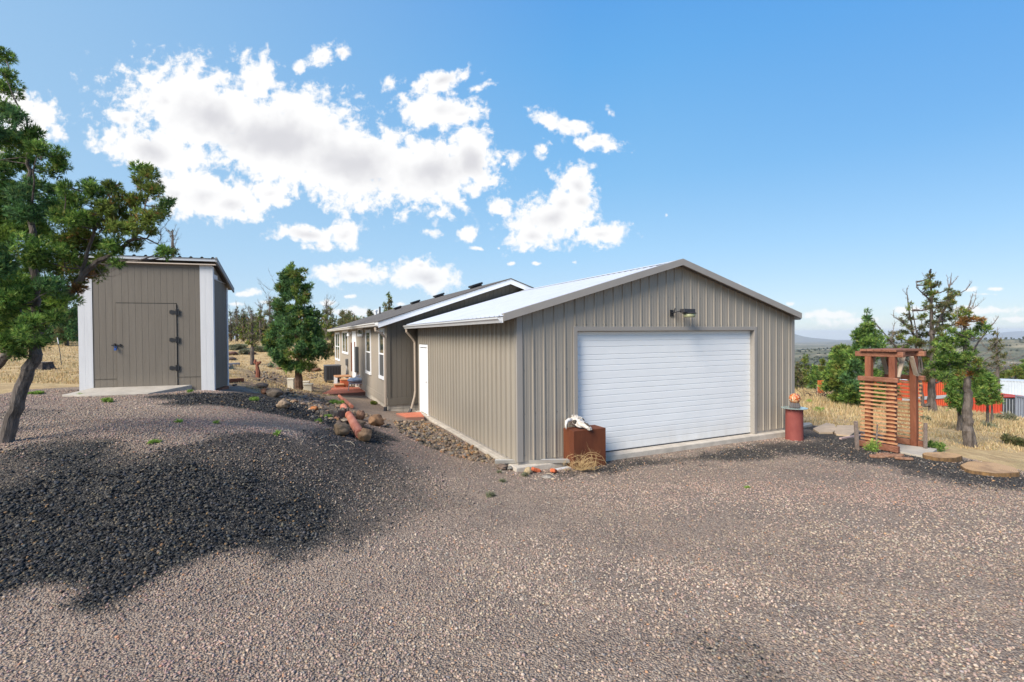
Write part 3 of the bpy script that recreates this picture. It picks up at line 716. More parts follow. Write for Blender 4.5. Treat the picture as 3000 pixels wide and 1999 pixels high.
# windows on the side wall, measured on the wall plane
def window(x0, x1, y0, y1, kind):
    s1, _ = hs_(x0, (y0+y1)/2); s0, _ = hs_(x1, (y0+y1)/2); mx_ = (x0+x1)/2
    zt = hs_(mx_, y0)[1]; zb = hs_(mx_, y1)[1]; zt = min(zt, HE-.05)
    fw_ = .075
    cas = [MB().box(-.035, .005, s0, s1, zt-.12, zt).box(-.045,.005, s0-.02, s1+.02, zb, zb+.11).box(-.035,.005,s0,s0+fw_,zb+.11,zt-.12).box(-.035,.005,s1-fw_,s1,zb+.11,zt-.12)]
    a_, b_, c_, e_ = s0+fw_, s1-fw_, zb+.11, zt-.12
    mid = (c_+e_)/2
    if kind == 'hung': cas[0].box(-.030,.004,a_,b_,mid-.025,mid+.025)
    if kind in ('slide','four'): cas[0].box(-.030,.004,(a_+b_)/2-.02,(a_+b_)/2+.02,c_,e_)
    if kind == 'four': cas[0].box(-.028,.003,a_,b_,mid-.02,mid+.02)
    fo_ = cas[0].build('window', m_white, h, bevel=.004)
    if kind == 'hung':
        MB().box(-.012,-.004,a_,b_,mid+.025,e_).build('pane', m_glass, fo_); MB().box(-.014,-.004,a_,b_,c_,mid-.025).build('pane', m_screen, fo_)
    else: MB().box(-.012,-.004,a_,b_,c_,e_).build('pane', m_glass, fo_)
window(983.6, 995.8, 974, 1056, 'four'); window(1004, 1020.5, 969, 1037, 'slide'); window(1050, 1064, 958.5, 986, 'one')
window(1073, 1087.4, 966, 1096, 'hung'); window(1112, 1127.5, 962, 1111, 'hung')
s1, _ = hs_(1033.8, 1030); s0, _ = hs_(1044.7, 1030); zt = hs_(1039, 970)[1]
hd = MB().box(-.03,.005,s0,s1,.45,zt).build('house_door', m_white, h, bevel=.006)
MB().tube([(-.03,s0+.1,1.35),(-.09,s0+.1,1.35)], .03, 8).build('door_knob', m_dark, hd)
for a_, c_, e_, mt_, nm_ in ((1032.5, 1.45, .9, m_redwood, 'handrail'), (1042.8, 1.45, .9, m_redwood, 'handrail')):
    s_, zz = hs_(a_, 1042); MB().box(-.07,-.02,s_-.03,s_+.03,zz-.75,zz+.62).build(nm_, mt_, h)
s_, zz = hs_(1049, 1053); pb = MB().box(-.13,-.001,s_-.22,s_+.22,zz-.55,zz+.55).build('electric_panel', mat('panel_grey', (.10,.105,.11), .5), h, bevel=.01)
MB().tube([(-.07,s_,zz-.55),(-.07,s_,.2)], .04, 8).build('conduit', mat('pipe_grey', (.45,.46,.48), .5), pb)
s_, zz = hs_(1019.5, 1061); mt2 = MB().box(-.12,-.001,s_-.14,s_+.14,zz-.16,zz+.16).build('meter_box', mat('panel_grey', (.1,.1,.1)), h, bevel=.02)
MB().tube([(-.06,s_,zz-.16),(-.06,s_,zz-.5),(-.12,s_-.15,zz-.75),(-.06,s_-.1,.3)], .035, 8).build('conduit', MATS['pipe_grey'], mt2)
s_, zz = hs_(1029, 980); MB().lathe([(.03,-.1),(.09,-.08),(.07,.06),(.02,.08)], 12, (-.12,s_,zz)).box(-.12,-.0,s_-.05,s_+.05,zz+.02,zz+.1).build('porch_light', m_white, h)
# roof vents on the near slope
nr = (U_ * -HS + Vector((0,0,1))).normalized()
for px_, py_, big_ in ((1395,838,1),(1287,866,1),(1218,885,1),(1166,902,.8)):
    O = Hc + Vector((0,0,HE+.09)); p = hit(px_, py_+4, O, nr); q_ = p - Hc; x_, y_ = q_.dot(U_), q_.dot(V_)
    M_ = Matrix.Translation((x_, y_, HE+.09+HS*x_)) @ Matrix.Rotation(-math.atan(HS), 4, 'Y')
    MB().box(-.2*big_,.2*big_,-.2*big_,.2*big_,0,.05,M_).box(-.24*big_,.24*big_,-.24*big_,.24*big_,.05,.13,M_).build('roof_vent', m_black, h, bevel=.03)
for px_, py_, r_, h_, mt_ in ((1101,922,.12,.3,m_galv),(1113,920,.05,.42,m_dark)):
    O = Hc + Vector((0,0,HE+.09)); p = hit(px_, py_, O, nr); q_ = p - Hc; x_, y_ = q_.dot(U_), q_.dot(V_)
    MB().lathe([(r_*.7,-.1),(r_*.7,h_*.6),(r_,h_*.62),(r_,h_*.9),(r_*.5,h_)] if r_ > .1 else [(r_,-.1),(r_,h_)], 12, (x_,y_,HE+.09+HS*x_)).build('vent_pipe', mt_, h)

# ---- garden shed ---------------------------------------------------
S0 = Vector((-9.90, 11.2, 1.06)); S1 = Vector((-7.31, 12.0, 1.06)); SR = math.atan2(.8, 2.59); SW = (S1-S0).length; SDp = 1.35; SH = 3.10; SHB = 2.62
s = thing('garden_shed', 'tall narrow taupe shed with white corners and sloping metal roof', 'shed', S0, SR)
shp = rib_profile(0, SW, .1016, rib=0, bead=0)
gr2 = lambda a_, b_: [(x_, o_) for k in range(int((b_-a_)/.13)+1) for x_, o_ in ((a_+k*.13, 0), (a_+k*.13+.121, 0), (a_+k*.13+.1240, -.003), (a_+k*.13+.1272, -.003)) if x_ <= b_] + [(b_, 0)]
U1 = Vector((math.cos(SR), math.sin(SR), 0)); V1 = Vector((-math.sin(SR), math.cos(SR), 0))
def ss(px, py, plane='f'):
    p = hit(px, py, S0 if plane == 'f' else S1, V1 if plane == 'f' else U1); q_ = p - S0; return q_.dot(U1), q_.dot(V1), p.z - S0.z
ft = lambda a_: SH
cw = .27
dx0 = ss(341, 1020)[0]; dx1 = ss(520.5, 1020)[0]; dz1 = ss(430, 889)[2]; 
MB().sheet(gr2(cw, dx0), lambda a_: (.03, SH), fm).sheet(gr2(dx1, SW-cw), lambda a_: (.03, SH), fm).sheet(gr2(dx0, dx1), lambda a_: (dz1+.01, SH), fm).build('front_wall', m_shed, s)
for b6 in ((cw, dx0), (dx1, SW-cw)): MB().box(*b6, -.008, -.002, .36, .368).build('board_seam', mat('seam_dark', (.10,.09,.075), .9), s)
MB().sheet(gr2(0, cw), lambda a_: (.0, SH), lambda a_, o, t: (a_, -.012-o*.6, t)).box(0, .0, -.01, 0, 0, .01).build('corner_board', m_shedt, s)
MB().sheet(gr2(SW-cw, SW), lambda a_: (.0, SH), lambda a_, o, t: (a_, -.012-o*.6, t)).box(SW, SW+.012, -.012, .10, 0, SH-.06).build('corner_board', m_shedt, s)
sidez = lambda y: SH - (SH-SHB) * y / SDp
MB().sheet([(y_, o_) for y_, o_ in gr2(.0, SDp)], lambda y: (.03, sidez(y)), lambda y, o, t: (SW+o, y, t)).build('side_wall', m_shed, s)
MB().sheet([(y_, o_) for y_, o_ in gr2(.0, SDp)][::-1], lambda y: (.03, sidez(y)), lambda y, o, t: (-o, y, t)).build('side_wall', m_shed, s)
MB().box(0, SW, SDp-.02, SDp, .03, SHB).build('back_wall', m_shed, s)
MB().box(SW+.002, SW+.02, SDp-.10, SDp, .0, SHB+.02).build('corner_board', m_shedt, s)
MB().box(SW+.003, SW+.016, .10, SDp-.1, SH-.36, SH-.352).box(SW-.0, SW+.013, .1, .4, SH-.34,SH-.24).build('trim_board', m_shedt, s)
MB().box(.05, SW+.012, .02, .10, -.12, .0).box(SW-.07, SW+.012, .10, SDp, -.12, .0).build('sill_beam', m_redwoodh, s)
dm = MB(); dm.sheet(gr2(dx0+.012, dx1-.012), lambda a_: (.02, dz1-.006), lambda a_, o, t: (a_, -.022-o, t))
dm.box(dx0+.012, dx1-.012, -.0145, .0, .02, dz1-.006)
dd_ = dm.build('shed_door', m_shed, s)
MB().box(dx0-.004, dx1+.004, .012, .018, .0, dz1+.03).build('door_gap', m_black, s)
for py_ in (915, 996, 1078):
    zc = ss(519, py_)[2]; xc = ss(519, py_)[0]
    MB().add([(xc-.15,-.03,zc-.035),(xc-.15,-.03,zc+.035),(xc-.11,-.03,zc+.05),(xc-.02,-.03,zc+.028),(xc-.02,-.03,zc-.028),(xc-.11,-.03,zc-.05),
              (xc-.15,-.036,zc-.035),(xc-.15,-.036,zc+.035),(xc-.11,-.036,zc+.05),(xc-.02,-.036,zc+.028),(xc-.02,-.036,zc-.028),(xc-.11,-.036,zc-.05)],
             [(6,11,10,9,8,7),(0,1,7,6),(1,2,8,7),(2,3,9,8),(3,4,10,9),(4,5,11,10),(5,0,6,11)]).box(xc-.02,xc+.005,-.046,-.02,zc-.07,zc+.07).box(xc+.005,xc+.05,-.036,-.02,zc-.07,zc+.07).build('hinge', m_black, dd_)
xc, _, zc = ss(344, 1013)
lt = MB().box(xc-.10,xc+.10,-.045,-.023,zc-.008,zc+.022).box(xc-.05,xc-.02,-.06,-.02,zc-.035,zc+.05).box(xc+.06,xc+.08,-.05,-.02,zc-.025,zc+.035).build('latch', m_black, dd_)
MB().box(xc-.035,xc+.01,-.085,-.055,zc-.11,zc-.06).tube([(xc-.03,-.067,zc-.06),(xc-.03,-.067,zc-.02),(xc+.005,-.067,zc-.02),(xc+.005,-.067,zc-.06)], .006, 6).build('padlock', mat('padlock_blue', (.02,.09,.32), .4), dd_, bevel=.006)
# roof
m_rfm = mat('shed_roof', (.16,.145,.125), .5, .2, var=.1)
rz = lambda y: SH + .075 - (SH-SHB)/SDp * y
pr = rib_profile(-.14, SW+.13, .23, rib=.03, w0=.04, w1=.018, bead=0)
ro = MB(); ro.sheet(pr, lambda a_: (-.14, SDp+.2), lambda a_, o, t: (a_, t, rz(t)+o))
ro.add([(-.14,-.14,rz(-.14)-.02),(SW+.13,-.14,rz(-.14)-.02),(SW+.13,SDp+.2,rz(SDp+.2)-.02),(-.14,SDp+.2,rz(SDp+.2)-.02)], [(3,2,1,0)])
ro.build('roof', m_rfm, s)
MB().box(-.13, SW+.12, -.13, -.10, rz(-.14)-.075, rz(-.14)-.012).build('fascia', mat('shed_fascia', (.50,.52,.54), .7), s)
MB().box(-.1, SW+.09, -.10, .0, SH-.035, SH-.01).build('fascia', mat('shed_soffit', (.60,.50,.40), .8), s)
rk = MB(); vs_ = [(x_, y_, rz(y_)+dz) for y_ in (-.13, SDp+.2) for x_ in (SW+.10, SW+.135) for dz in (-.085, .035)]
rk.add(vs_, [(0,2,3,1),(4,5,7,6),(0,4,6,2),(1,3,7,5),(0,1,5,4),(2,6,7,3)]).build('rake_board', mat('shed_rake', (.28,.28,.27), .7), s)
# ================================================================== yard things
def gv(u, v, z=0): return Vector((GA.x + u*math.cos(GR) - v*math.sin(GR), GA.y + u*math.sin(GR) + v*math.cos(GR), z))
def place(px, py, dz=0.):
    p = ground_at(px, py); p.z += dz; return p
def width_m(px0, px1, Y): return abs(px1 - px0) * Y / F

# concrete pad before the shed
pa = [ss(x_, y_) for x_, y_ in ()]
p = thing('concrete_pad', 'flat pale concrete pad before the shed door', 'pad', S0, SR)
pz_ = []
for u_, v_ in ((.25,-.02),(-.05,-.60),(.5,-.74),(1.6,-.74),(2.25,-.03)):
    wv__ = S0 + U1*u_ + V1*v_; pz_.append((u_, v_, gz(wv__.x, wv__.y) - S0.z))
zc_ = max(q[2] - (.14*q[1]) for q in pz_) + .02
MB().add([(a1, b1, zc_ + .14*b1 - .12) for a1, b1, _ in pz_] + [(a1, b1, zc_ + .14*b1) for a1, b1, _ in pz_], [(4,3,2,1,0),(5,6,7,8,9)] + [(k,(k+1)%5,5+(k+1)%5,5+k) for k in range(5)]).build('slab', mat('pad_concrete', (.40,.36,.30), .9, var=.15, vscale=4, bump=.4), p, bevel=.01)

lp.scale = (.82,.82,.82)
# rusty steel box + skull
o = thing('steel_box', 'rust-brown steel box standing by the garage door', 'box', gv(.939, -.40, -.10), GR)
MB().box(0, .71, 0, .37, -.06, .70).build('box_body', m_rust, o, bevel=.004)
m_bone = mat('bone', (.40,.35,.29), .85, vscale=22, c2=(.78,.75,.70), bump=1, bscale=60)
m_boned = mat('bone_cavity', (.06,.05,.04), .95)
m_horn = mat('horn', (.60,.57,.53), .6, var=.15, vscale=20, bump=.5, bscale=50)
sk_ = thing('bison_skull', 'bleached white horned skull lying on the rusty steel box', 'skull', gv(.939+.25, -.40+.22, .60), -.85)
sk_.scale = (1.1,1.1,1.1)
def loft(mb, secs, n_=18, jit=.0, rr=random.Random(4)):
    vs_ = []
    for (x_, z_, ry, rz_) in secs:
        for k in range(n_):
            t_ = 2*math.pi*k/n_; j_ = 1 + rr.uniform(-jit, jit)
            vs_.append((x_, ry*math.cos(t_)*j_, z_ + rz_*math.sin(t_)*j_))
    fs = [(i*n_+k, i*n_+(k+1)%n_, (i+1)*n_+(k+1)%n_, (i+1)*n_+k) for i in range(len(secs)-1) for k in range(n_)]
    fs += [tuple(range(n_))[::-1], tuple((len(secs)-1)*n_+k for k in range(n_))]
    return mb.add(vs_, fs)
cr_ = MB(); loft(cr_, [(-.15,.10,.05,.05),(-.13,.115,.085,.075),(-.07,.125,.105,.085),(-.01,.115,.112,.082),(.04,.095,.09,.062),(.10,.075,.068,.05),(.16,.055,.056,.04),(.21,.04,.05,.03),(.25,.03,.042,.02),(.265,.028,.03,.012)], 20, .07)
co = cr_.build('cranium', m_bone, sk_, smooth=True)
MB().tube([(.12,.0,.11),(.19,.0,.085),(.24,.0,.05)], [.012,.022,.012], 8).build('nasal_cavity', m_boned, co)
for sy in (-1, 1):
    MB().tube([(-.005,sy*.085,.12),(-.005,sy*.122,.125)], [.036,.03], 12).build('eye_socket', m_boned, co)
    if sy < 0: MB().tube([(-.08,sy*.08,.13),(-.09,sy*.15,.15),(-.08,sy*.22,.13),(-.06,sy*.262,.08),(-.04,sy*.275,.01)], [.038,.035,.028,.018,.006], 10).build('horn', m_horn, sk_, smooth=True)
    else: MB().tube([(-.08,sy*.08,.13),(-.09,sy*.13,.15),(-.09,sy*.15,.145)], [.036,.03,.012], 10).build('horn_core', m_bone, sk_, smooth=True)
    MB().tube([(.0,sy*.09,.08),(.05,sy*.085,.05),(.11,sy*.06,.03)], [.014,.018,.01], 8).build('cheekbone', m_bone, co, smooth=True)
    MB().box(.21,.27,sy*.02-.012,sy*.02+.012,.0,.025).build('tooth', m_bone, co, bevel=.006)
rr = random.Random(9); cru = MB()
for i in range(26):
    a_ = rr.uniform(-.13,.06); b_ = rr.uniform(-.06,.06); q0 = Vector((a_, b_, .19 - abs(b_)*.5))
    cru.tube([q0, q0 + Vector((rr.uniform(-.03,.03), rr.uniform(-.03,.03), rr.uniform(.01,.045)))], [.012,.004], 5)
cru.build('bone_crust', m_bone, sk_)['kind'] = 'stuff'

# red pillar, glass, ball ornament
m_redconc = mat('red_concrete', (.20,.045,.038), .75, vscale=3.5, c2=(.27,.075,.06), bump=.3, bscale=60, stretch=(1,1,.6))
pp = pt(2327, 1290, 11.45); base = Vector((pp.x, pp.y, gz(pp.x, pp.y) - .03)); PZ = .76
o = thing('pillar', 'short dark red round concrete pillar at the garage corner', 'pillar', base, 0)
MB().lathe([(.19,-.05),(.188,.1),(.184,.7),(.182,.76),(.176,.765)], 40).build('pillar_body', m_redconc, o, smooth=False)
pm = mat('pillar_stain', (.33,.19,.16), .9)
t = thing('glass_disc', 'round clear glass disc lying on the red pillar', 'table top', base + Vector((0,0,.766)))
gm_ = bpy.data.materials.new('clear_glass'); gm_.use_nodes = True; gb = gm_.node_tree.nodes['Principled BSDF']
gb.inputs['Base Color'].default_value = (.55,.68,.64,1); gb.inputs['Roughness'].default_value = .05; gb.inputs['Transmission Weight'].default_value = .6; gb.inputs['IOR'].default_value = 1.45
MB().lathe([(.275,0),(.282,.004),(.282,.010),(.275,.014)], 48).build('disc', gm_, t)
t = thing('ball_ornament', 'speckled orange mosaic ball in a dark scalloped cup on the glass disc', 'ornament', base + Vector((-.0,-.02,.781)))
cup = MB(); n_ = 32; vs_ = []
for (r_, z_) in ((.105,0),(.112,.03),(.098,.08),(.085,.115),(.05,.12)):
    for k in range(n_): rr_ = r_ * (1 + .07*math.cos(k*math.pi)); vs_.append((rr_*math.cos(2*math.pi*k/n_), rr_*math.sin(2*math.pi*k/n_), z_))
cup.add(vs_, [(i*n_+k, i*n_+(k+1)%n_, (i+1)*n_+(k+1)%n_, (i+1)*n_+k) for i in range(4) for k in range(n_)])
cup.build('cup', mat('cup_grey', (.10,.09,.09), .7), t)
bm_ = mat('mosaic', (.38,.07,.02), .35); nn_ = bm_.node_tree.nodes; ll_ = bm_.node_tree.links
v_ = nn_.new('ShaderNodeTexVoronoi'); v_.inputs['Scale'].default_value = 34; tcx = nn_.new('ShaderNodeTexCoord'); ll_.new(tcx.outputs['Object'], v_.inputs['Vector'])
sx = nn_.new('ShaderNodeSeparateColor'); ll_.new(v_.outputs['Color'], sx.inputs[0]); rpx = nn_.new('ShaderNodeValToRGB'); rpx.color_ramp.interpolation = 'CONSTANT'
for i, (p_, c_) in enumerate([(0,(.42,.10,.03)),(.35,(.55,.32,.16)),(.6,(.09,.03,.025)),(.75,(.5,.14,.05)),(.9,(.6,.5,.35))]):
    e_ = rpx.color_ramp.elements[i] if i < 2 else rpx.color_ramp.elements.new(p_)
    e_.position = p_; e_.color = (*c_, 1)
ll_.new(sx.outputs[0], rpx.inputs[0]); ll_.new(rpx.outputs[0], nn_['Principled BSDF'].inputs['Base Color'])
npmesh('ball', ICO3[0]*.122, ICO3[1], bm_, t, smooth=True, loc=(0,0,.215))

# lengths of old gutter trim lying at the corner
def loose(name, label, cat, px0, py0, px1, py1, Y0, Y1, w_, h_, mt, bevel=0, group=None):
    a_ = pt(px0, py0, Y0); b_ = pt(px1, py1, Y1)
    o_ = MB().beam(a_, b_, w_, h_).build(name, mt, bevel=bevel); return tag(o_, label, cat, group)
m_gst = mat('old_gutter', (.42,.40,.36), .4, .4, var=.1)
oo = MB(); a_ = gv(-.34, .30, .005); b_ = gv(.93, -.25, .0)
dr = (b_-a_).normalized(); sd_ = Vector((-dr.y, dr.x, 0))
prof = [(-.055,.06),(-.05,.0),(.03,-.01),(.06,.045),(.052,.05),(.025,.0),(-.045,.008),(-.05,.06)]
vs_ = [c_ + sd_*x_ + Vector((0,0,z_)) for c_ in (a_, b_) for x_, z_ in prof]; k_ = 8
tag(oo.add(vs_, [(i,(i+1)%k_,k_+(i+1)%k_,k_+i) for i in range(k_)]).build('gutter_length', m_gst), 'loose length of weathered gutter lying across the garage corner', 'gutter')
a_ = gv(-.02, -.30, -.13); b_ = gv(.93, -.26, -.10)
tag(MB().beam(a_, b_, .10, .035).build('trim_strip', mat('trim_white', (.55,.56,.57), .5)), 'pale flat metal strip lying below the loose gutter', 'trim strip')

# boulders
m_bould = attr_mat('boulder_stone', .92, bump=.9, bscale=22, spec=.2)
def boulder(px, py, wpx, hpx, label, c, seed, elong=1.0, tilt=0.):
    r_ = np.random.default_rng(seed); g0 = ground_at(px, py + hpx/2); wm = wpx * g0.y / F * .88; hm_ = hpx * g0.y / F * .86
    v, f = ICO3; d = v + .0; nz_ = fbm(v[:,0]*1.3+seed, v[:,1]*1.3+v[:,2]*1.7, 4, seed)
    V = v * (1 + .34*nz_ + .10*fbm(v[:,0]*4+seed, v[:,1]*4+v[:,2]*5, 3, seed+3))[:,None]
    for _ in range(7):
        nrm = r_.normal(size=3); nrm /= np.linalg.norm(nrm); lim = r_.uniform(.72,.92); dd = V @ nrm; ex = np.maximum(dd - lim, 0); V = V - ex[:,None]*nrm*.85
    V = V * np.array([wm/2, wm/2*elong, hm_/2*1.15])
    if tilt:
        c_, s_ = math.cos(tilt), math.sin(tilt); V = np.stack([V[:,0]*c_ - V[:,2]*s_, V[:,1], V[:,0]*s_ + V[:,2]*c_], 1)
    T = np.array(c)[None] * (1 + .5*fbm(v[:,0]*3+9, v[:,1]*3+v[:,2]*2, 4, seed+5))[:,None]
    loc = (g0.x, g0.y + wm/2*elong*.4, g0.z + hm_*.42)
    return tag(npmesh('boulder', V, f, m_bould, None, np.clip(T,0,1), smooth=True, loc=loc), label, 'boulder', 'boulders along the bank')
boulder(999, 1255, 58, 44, 'round brown boulder just left of the thick red log end', (.27,.19,.12), 1)
boulder(1067, 1272, 46, 46, 'tall mottled boulder leaning against the right of the red log end', (.30,.19,.11), 2, tilt=-.7)
boulder(1050, 1243, 36, 34, 'small brown boulder behind the leaning one, touching the log', (.24,.17,.11), 3)
boulder(1098, 1229, 54, 40, 'flat-topped orange-brown boulder right of the logs', (.29,.175,.10), 4)
boulder(1056, 1215, 30, 34, 'small rust-tinged rock just behind the flat-topped boulder', (.22,.13,.09), 5)
boulder(827, 1183, 42, 30, 'rounded tan boulder nearest the yard on the bank below the tree', (.29,.22,.155), 6)
boulder(800, 1150, 52, 26, 'dark grey-brown boulder on the bank left of the bushy tree', (.14,.115,.09), 7)
boulder(772, 1146, 24, 18, 'small reddish rock beside the dark boulder', (.28,.14,.08), 8)
boulder(762, 1129, 46, 18, 'low flat brown boulder farther up the bank', (.20,.15,.11), 9)
boulder(918, 1196, 26, 16, 'orange broken rock near the middle of the stony bank', (.40,.17,.07), 10)
boulder(960, 1208, 32, 18, 'pinkish brown rock beside the bark-edged stump', (.30,.17,.11), 11)
boulder(862, 1176, 20, 12, 'little brown rock right of the rounded tan boulder', (.27,.18,.12), 12)
boulder(985, 1225, 18, 10, 'tiny red-brown rock behind the round boulder', (.33,.16,.1), 13)
boulder(1010, 1232, 26, 12, 'low pale rock in the weeds behind the round boulder', (.30,.25,.19), 14)
boulder(735, 1037, 26, 10, 'dark rock on the far slope right of the shed', (.16,.10,.075), 15)
boulder(678, 1037, 32, 12, 'low dark red rock on the far slope beside the shed', (.17,.10,.08), 16)
boulder(676, 1051, 28, 10, 'dark rock low on the far slope beside the shed', (.13,.10,.085), 17)
boulder(820, 1078, 26, 10, 'reddish rock behind the bushy tree on the slope', (.22,.12,.08), 18)
boulder(912, 1082, 48, 14, 'wide red-brown rock ledge right of the bushy tree trunk', (.2,.115,.08), 19)
boulder(790, 1070, 22, 14, 'grey-green rock on the slope left of the bushy tree', (.14,.14,.11), 20)
boulder(685, 1128, 18, 7, 'small flat rock by the red beam', (.22,.16,.12), 21)
# stones at the garage corner
m_st = [(1472,1369,36,17,'brown flat rock at the left end of the loose gutter',(.16,.12,.095)),(1496,1371,24,14,'grey rock under the loose gutter end',(.2,.195,.18)),(1512,1374,20,13,'pale tan stone before the garage corner',(.38,.30,.2)),
        (1527,1376,20,14,'rounded light brown stone between the pale stone and the jagged rock',(.32,.26,.18)),(1547,1380,24,24,'jagged upright tan rock before the garage corner',(.42,.33,.2)),(1601,1398,40,10,'flat grey rock shard before the steel box',(.26,.24,.21)),(1620,1403,18,6,'pale thin rock chip beside the grey shard',(.42,.34,.25))]
for i, (a1, b1, c1, d1, lb, cc) in enumerate(m_st):
    o_ = boulder(a1, b1, c1, d1, lb, cc, 30+i); o_.name = 'rock'; o_['category'] = 'rock'; o_['group'] = 'loose rocks at the garage corner'
def brick(px, py, rot, label, n_):
    g0 = place(px, py); M_ = Matrix.Translation(g0 + Vector((0,0,.035))) @ Matrix.Rotation(rot, 4, 'Z') @ Matrix.Rotation(.35, 4, 'Y')
    b_ = MB().box(-.09,.07,-.05,.04,-.03,.035).box(.03,.11,-.03,.06,-.05,.01)
    o_ = b_.build('broken_brick', mat('orange_clay', (.55,.13,.05), .85, var=.3, vscale=18, bump=.8, bscale=30)); o_.matrix_world = M_
    o_.modifiers.new('b','BEVEL').width = .012
    return tag(o_, label, 'brick', 'broken bricks')
brick(1571, 1385, .4, 'orange brick fragment beside the jagged tan rock', 0); brick(1622, 1388, 1.2, 'orange brick fragment close to the steel box', 1)

# red logs on the bank
def log(pts_, r_, label, mt=m_redwood, name='log', cat='log', group=None, endc=True):
    P_ = [place(*q_) + Vector((0,0,r_*1.3)) for q_ in pts_]
    N_ = 10; pts2 = []
    for i in range(N_+1):
        t_ = i/N_*(len(P_)-1); k_ = min(int(t_), len(P_)-2); pts2.append(P_[k_].lerp(P_[k_+1], t_-k_))
    rr = random.Random(len(label))
    o_ = MB().tube([q_ + Vector((rr.uniform(-.004,.004), 0, rr.uniform(-.006,.006))) for q_ in pts2], [r_*rr.uniform(.93,1.05) for _ in pts2], 14).build(name, mt, smooth=False)
    return tag(o_, label, cat, group)
m_logr = mat('log_red', (.40,.115,.06), .8, vscale=5, c2=(.60,.25,.16), bump=.8, bscale=30, stretch=(1,.3,1))
log([(1055,1290),(1031,1245),(1006,1205)], .085, 'thickest peeled red log lying between the boulders', m_logr, group='peeled red logs')
log([(1031,1199),(1007,1178)], .055, 'middle peeled red log farther down the bank', m_logr, group='peeled red logs')
log([(1008,1180),(994,1166)], .05, 'farthest short piece of peeled red log', m_logr, group='peeled red logs')
log([(664,1081),(698,1074)], .10, 'bare grey log lying on the far slope beside the shed', mat('bleached', (.42,.33,.26), .9, var=.2), group=None)
a_ = place(664,1124); b_ = place(709,1119)
tag(MB().beam(a_+Vector((-.2,0,.06)), b_+Vector((0,0,.06)), .14, .12).build('red_beam', m_redwood, bevel=.01), 'red stained beam lying behind the shed corner', 'beam')
# old round stump with bark on the bank
g0 = place(965, 1214); rs_ = random.Random(2)
o = thing('bark_stump', 'low hollow stump ringed by grey bark on the stony bank', 'stump', g0)
bk_ = MB()
for k in range(26):
    a_ = 2*math.pi*k/26; r_ = .30 + rs_.uniform(-.03,.03); hh_ = rs_.uniform(.07,.14)
    M_ = Matrix.Translation((r_*1.3*math.cos(a_), r_*math.sin(a_), 0)) @ Matrix.Rotation(a_, 4, 'Z')
    bk_.box(-.015,.02,-.045,.045,-.05,hh_, M_)
bk_.build('bark', mat('bark_grey', (.14,.12,.10), .95, var=.5, vscale=20, bump=1), o)['kind'] = 'stuff'
MB().lathe([(.30,-.05),(.29,.035),(.05,.04)], 20).build('wood_core', mat('soil_dark', (.06,.05,.045), .95, var=.3), o)

# field stump, rusty post, stake with grass
def taper_stump(px, py, r_, h_, label, c=(.10,.08,.07)):
    g0 = place(px, py); o_ = thing('stump', label, 'stump', g0); rs_ = random.Random(int(px)); n_ = 22; vs_ = []
    for (q_, z_) in ((1.5,-.1),(1.15,h_*.3),(1.0,h_*.7),(.97,h_)):
        for k in range(n_): w_ = r_*q_*(1+.12*math.sin(k*2.1)+rs_.uniform(-.06,.06)); vs_.append((w_*math.cos(2*math.pi*k/n_), w_*math.sin(2*math.pi*k/n_), z_))
    MB().add(vs_, [(i*n_+k, i*n_+(k+1)%n_, (i+1)*n_+(k+1)%n_, (i+1)*n_+k) for i in range(3) for k in range(n_)]).build('bark', mat('bark_dark', (.075,.06,.05), .95, var=.4, vscale=12, bump=1, bscale=20), o_)
    MB().prism([(r_*.93*math.cos(2*math.pi*k/20), r_*.93*math.sin(2*math.pi*k/20)) for k in range(20)], h_*.8, h_+.004).build('cut_face', mat('cut_grey', (.17,.14,.12), .9, var=.3), o_)
    return o_
taper_stump(126, 1083, .27, .26, 'dark weathered stump in the dry field left of the shed')
m_postr = mat('rusty_post', (.16,.055,.035), .9, vscale=8, c2=(.27,.10,.06), bump=1, bscale=30)
g0 = place(755, 1106)
o = thing('old_post', 'gnarled dark red post standing in dry grass between shed and bushy tree', 'post', g0)
MB().tube([(0,0,-.1),(.02,0,.2),(-.02,0,.45),(.02,0,.62)], [.10,.085,.065,.06], 8).build('post_shaft', m_postr, o)
MB().tube([(-.02,0,.52),(-.10,.0,.60),(-.08,0,.72)], [.05,.07,.03], 7).tube([(.0,0,.5),(.12,0,.62)], [.05,.05], 7).build('post_head', m_postr, o)
g0 = place(177, 1072)
o = thing('field_stake', 'thin white-tipped stake in a clump of tall dry grass left of the shed', 'stake', g0)
MB().tube([(.06,0,-.1),(.0,0,.45),(-.06,0,.86)], .012, 6).build('stake_shaft', m_dark, o); MB().tube([(-.06,0,.86),(-.10,0,1.1)], .014, 6).build('stake_tip', m_white, o)

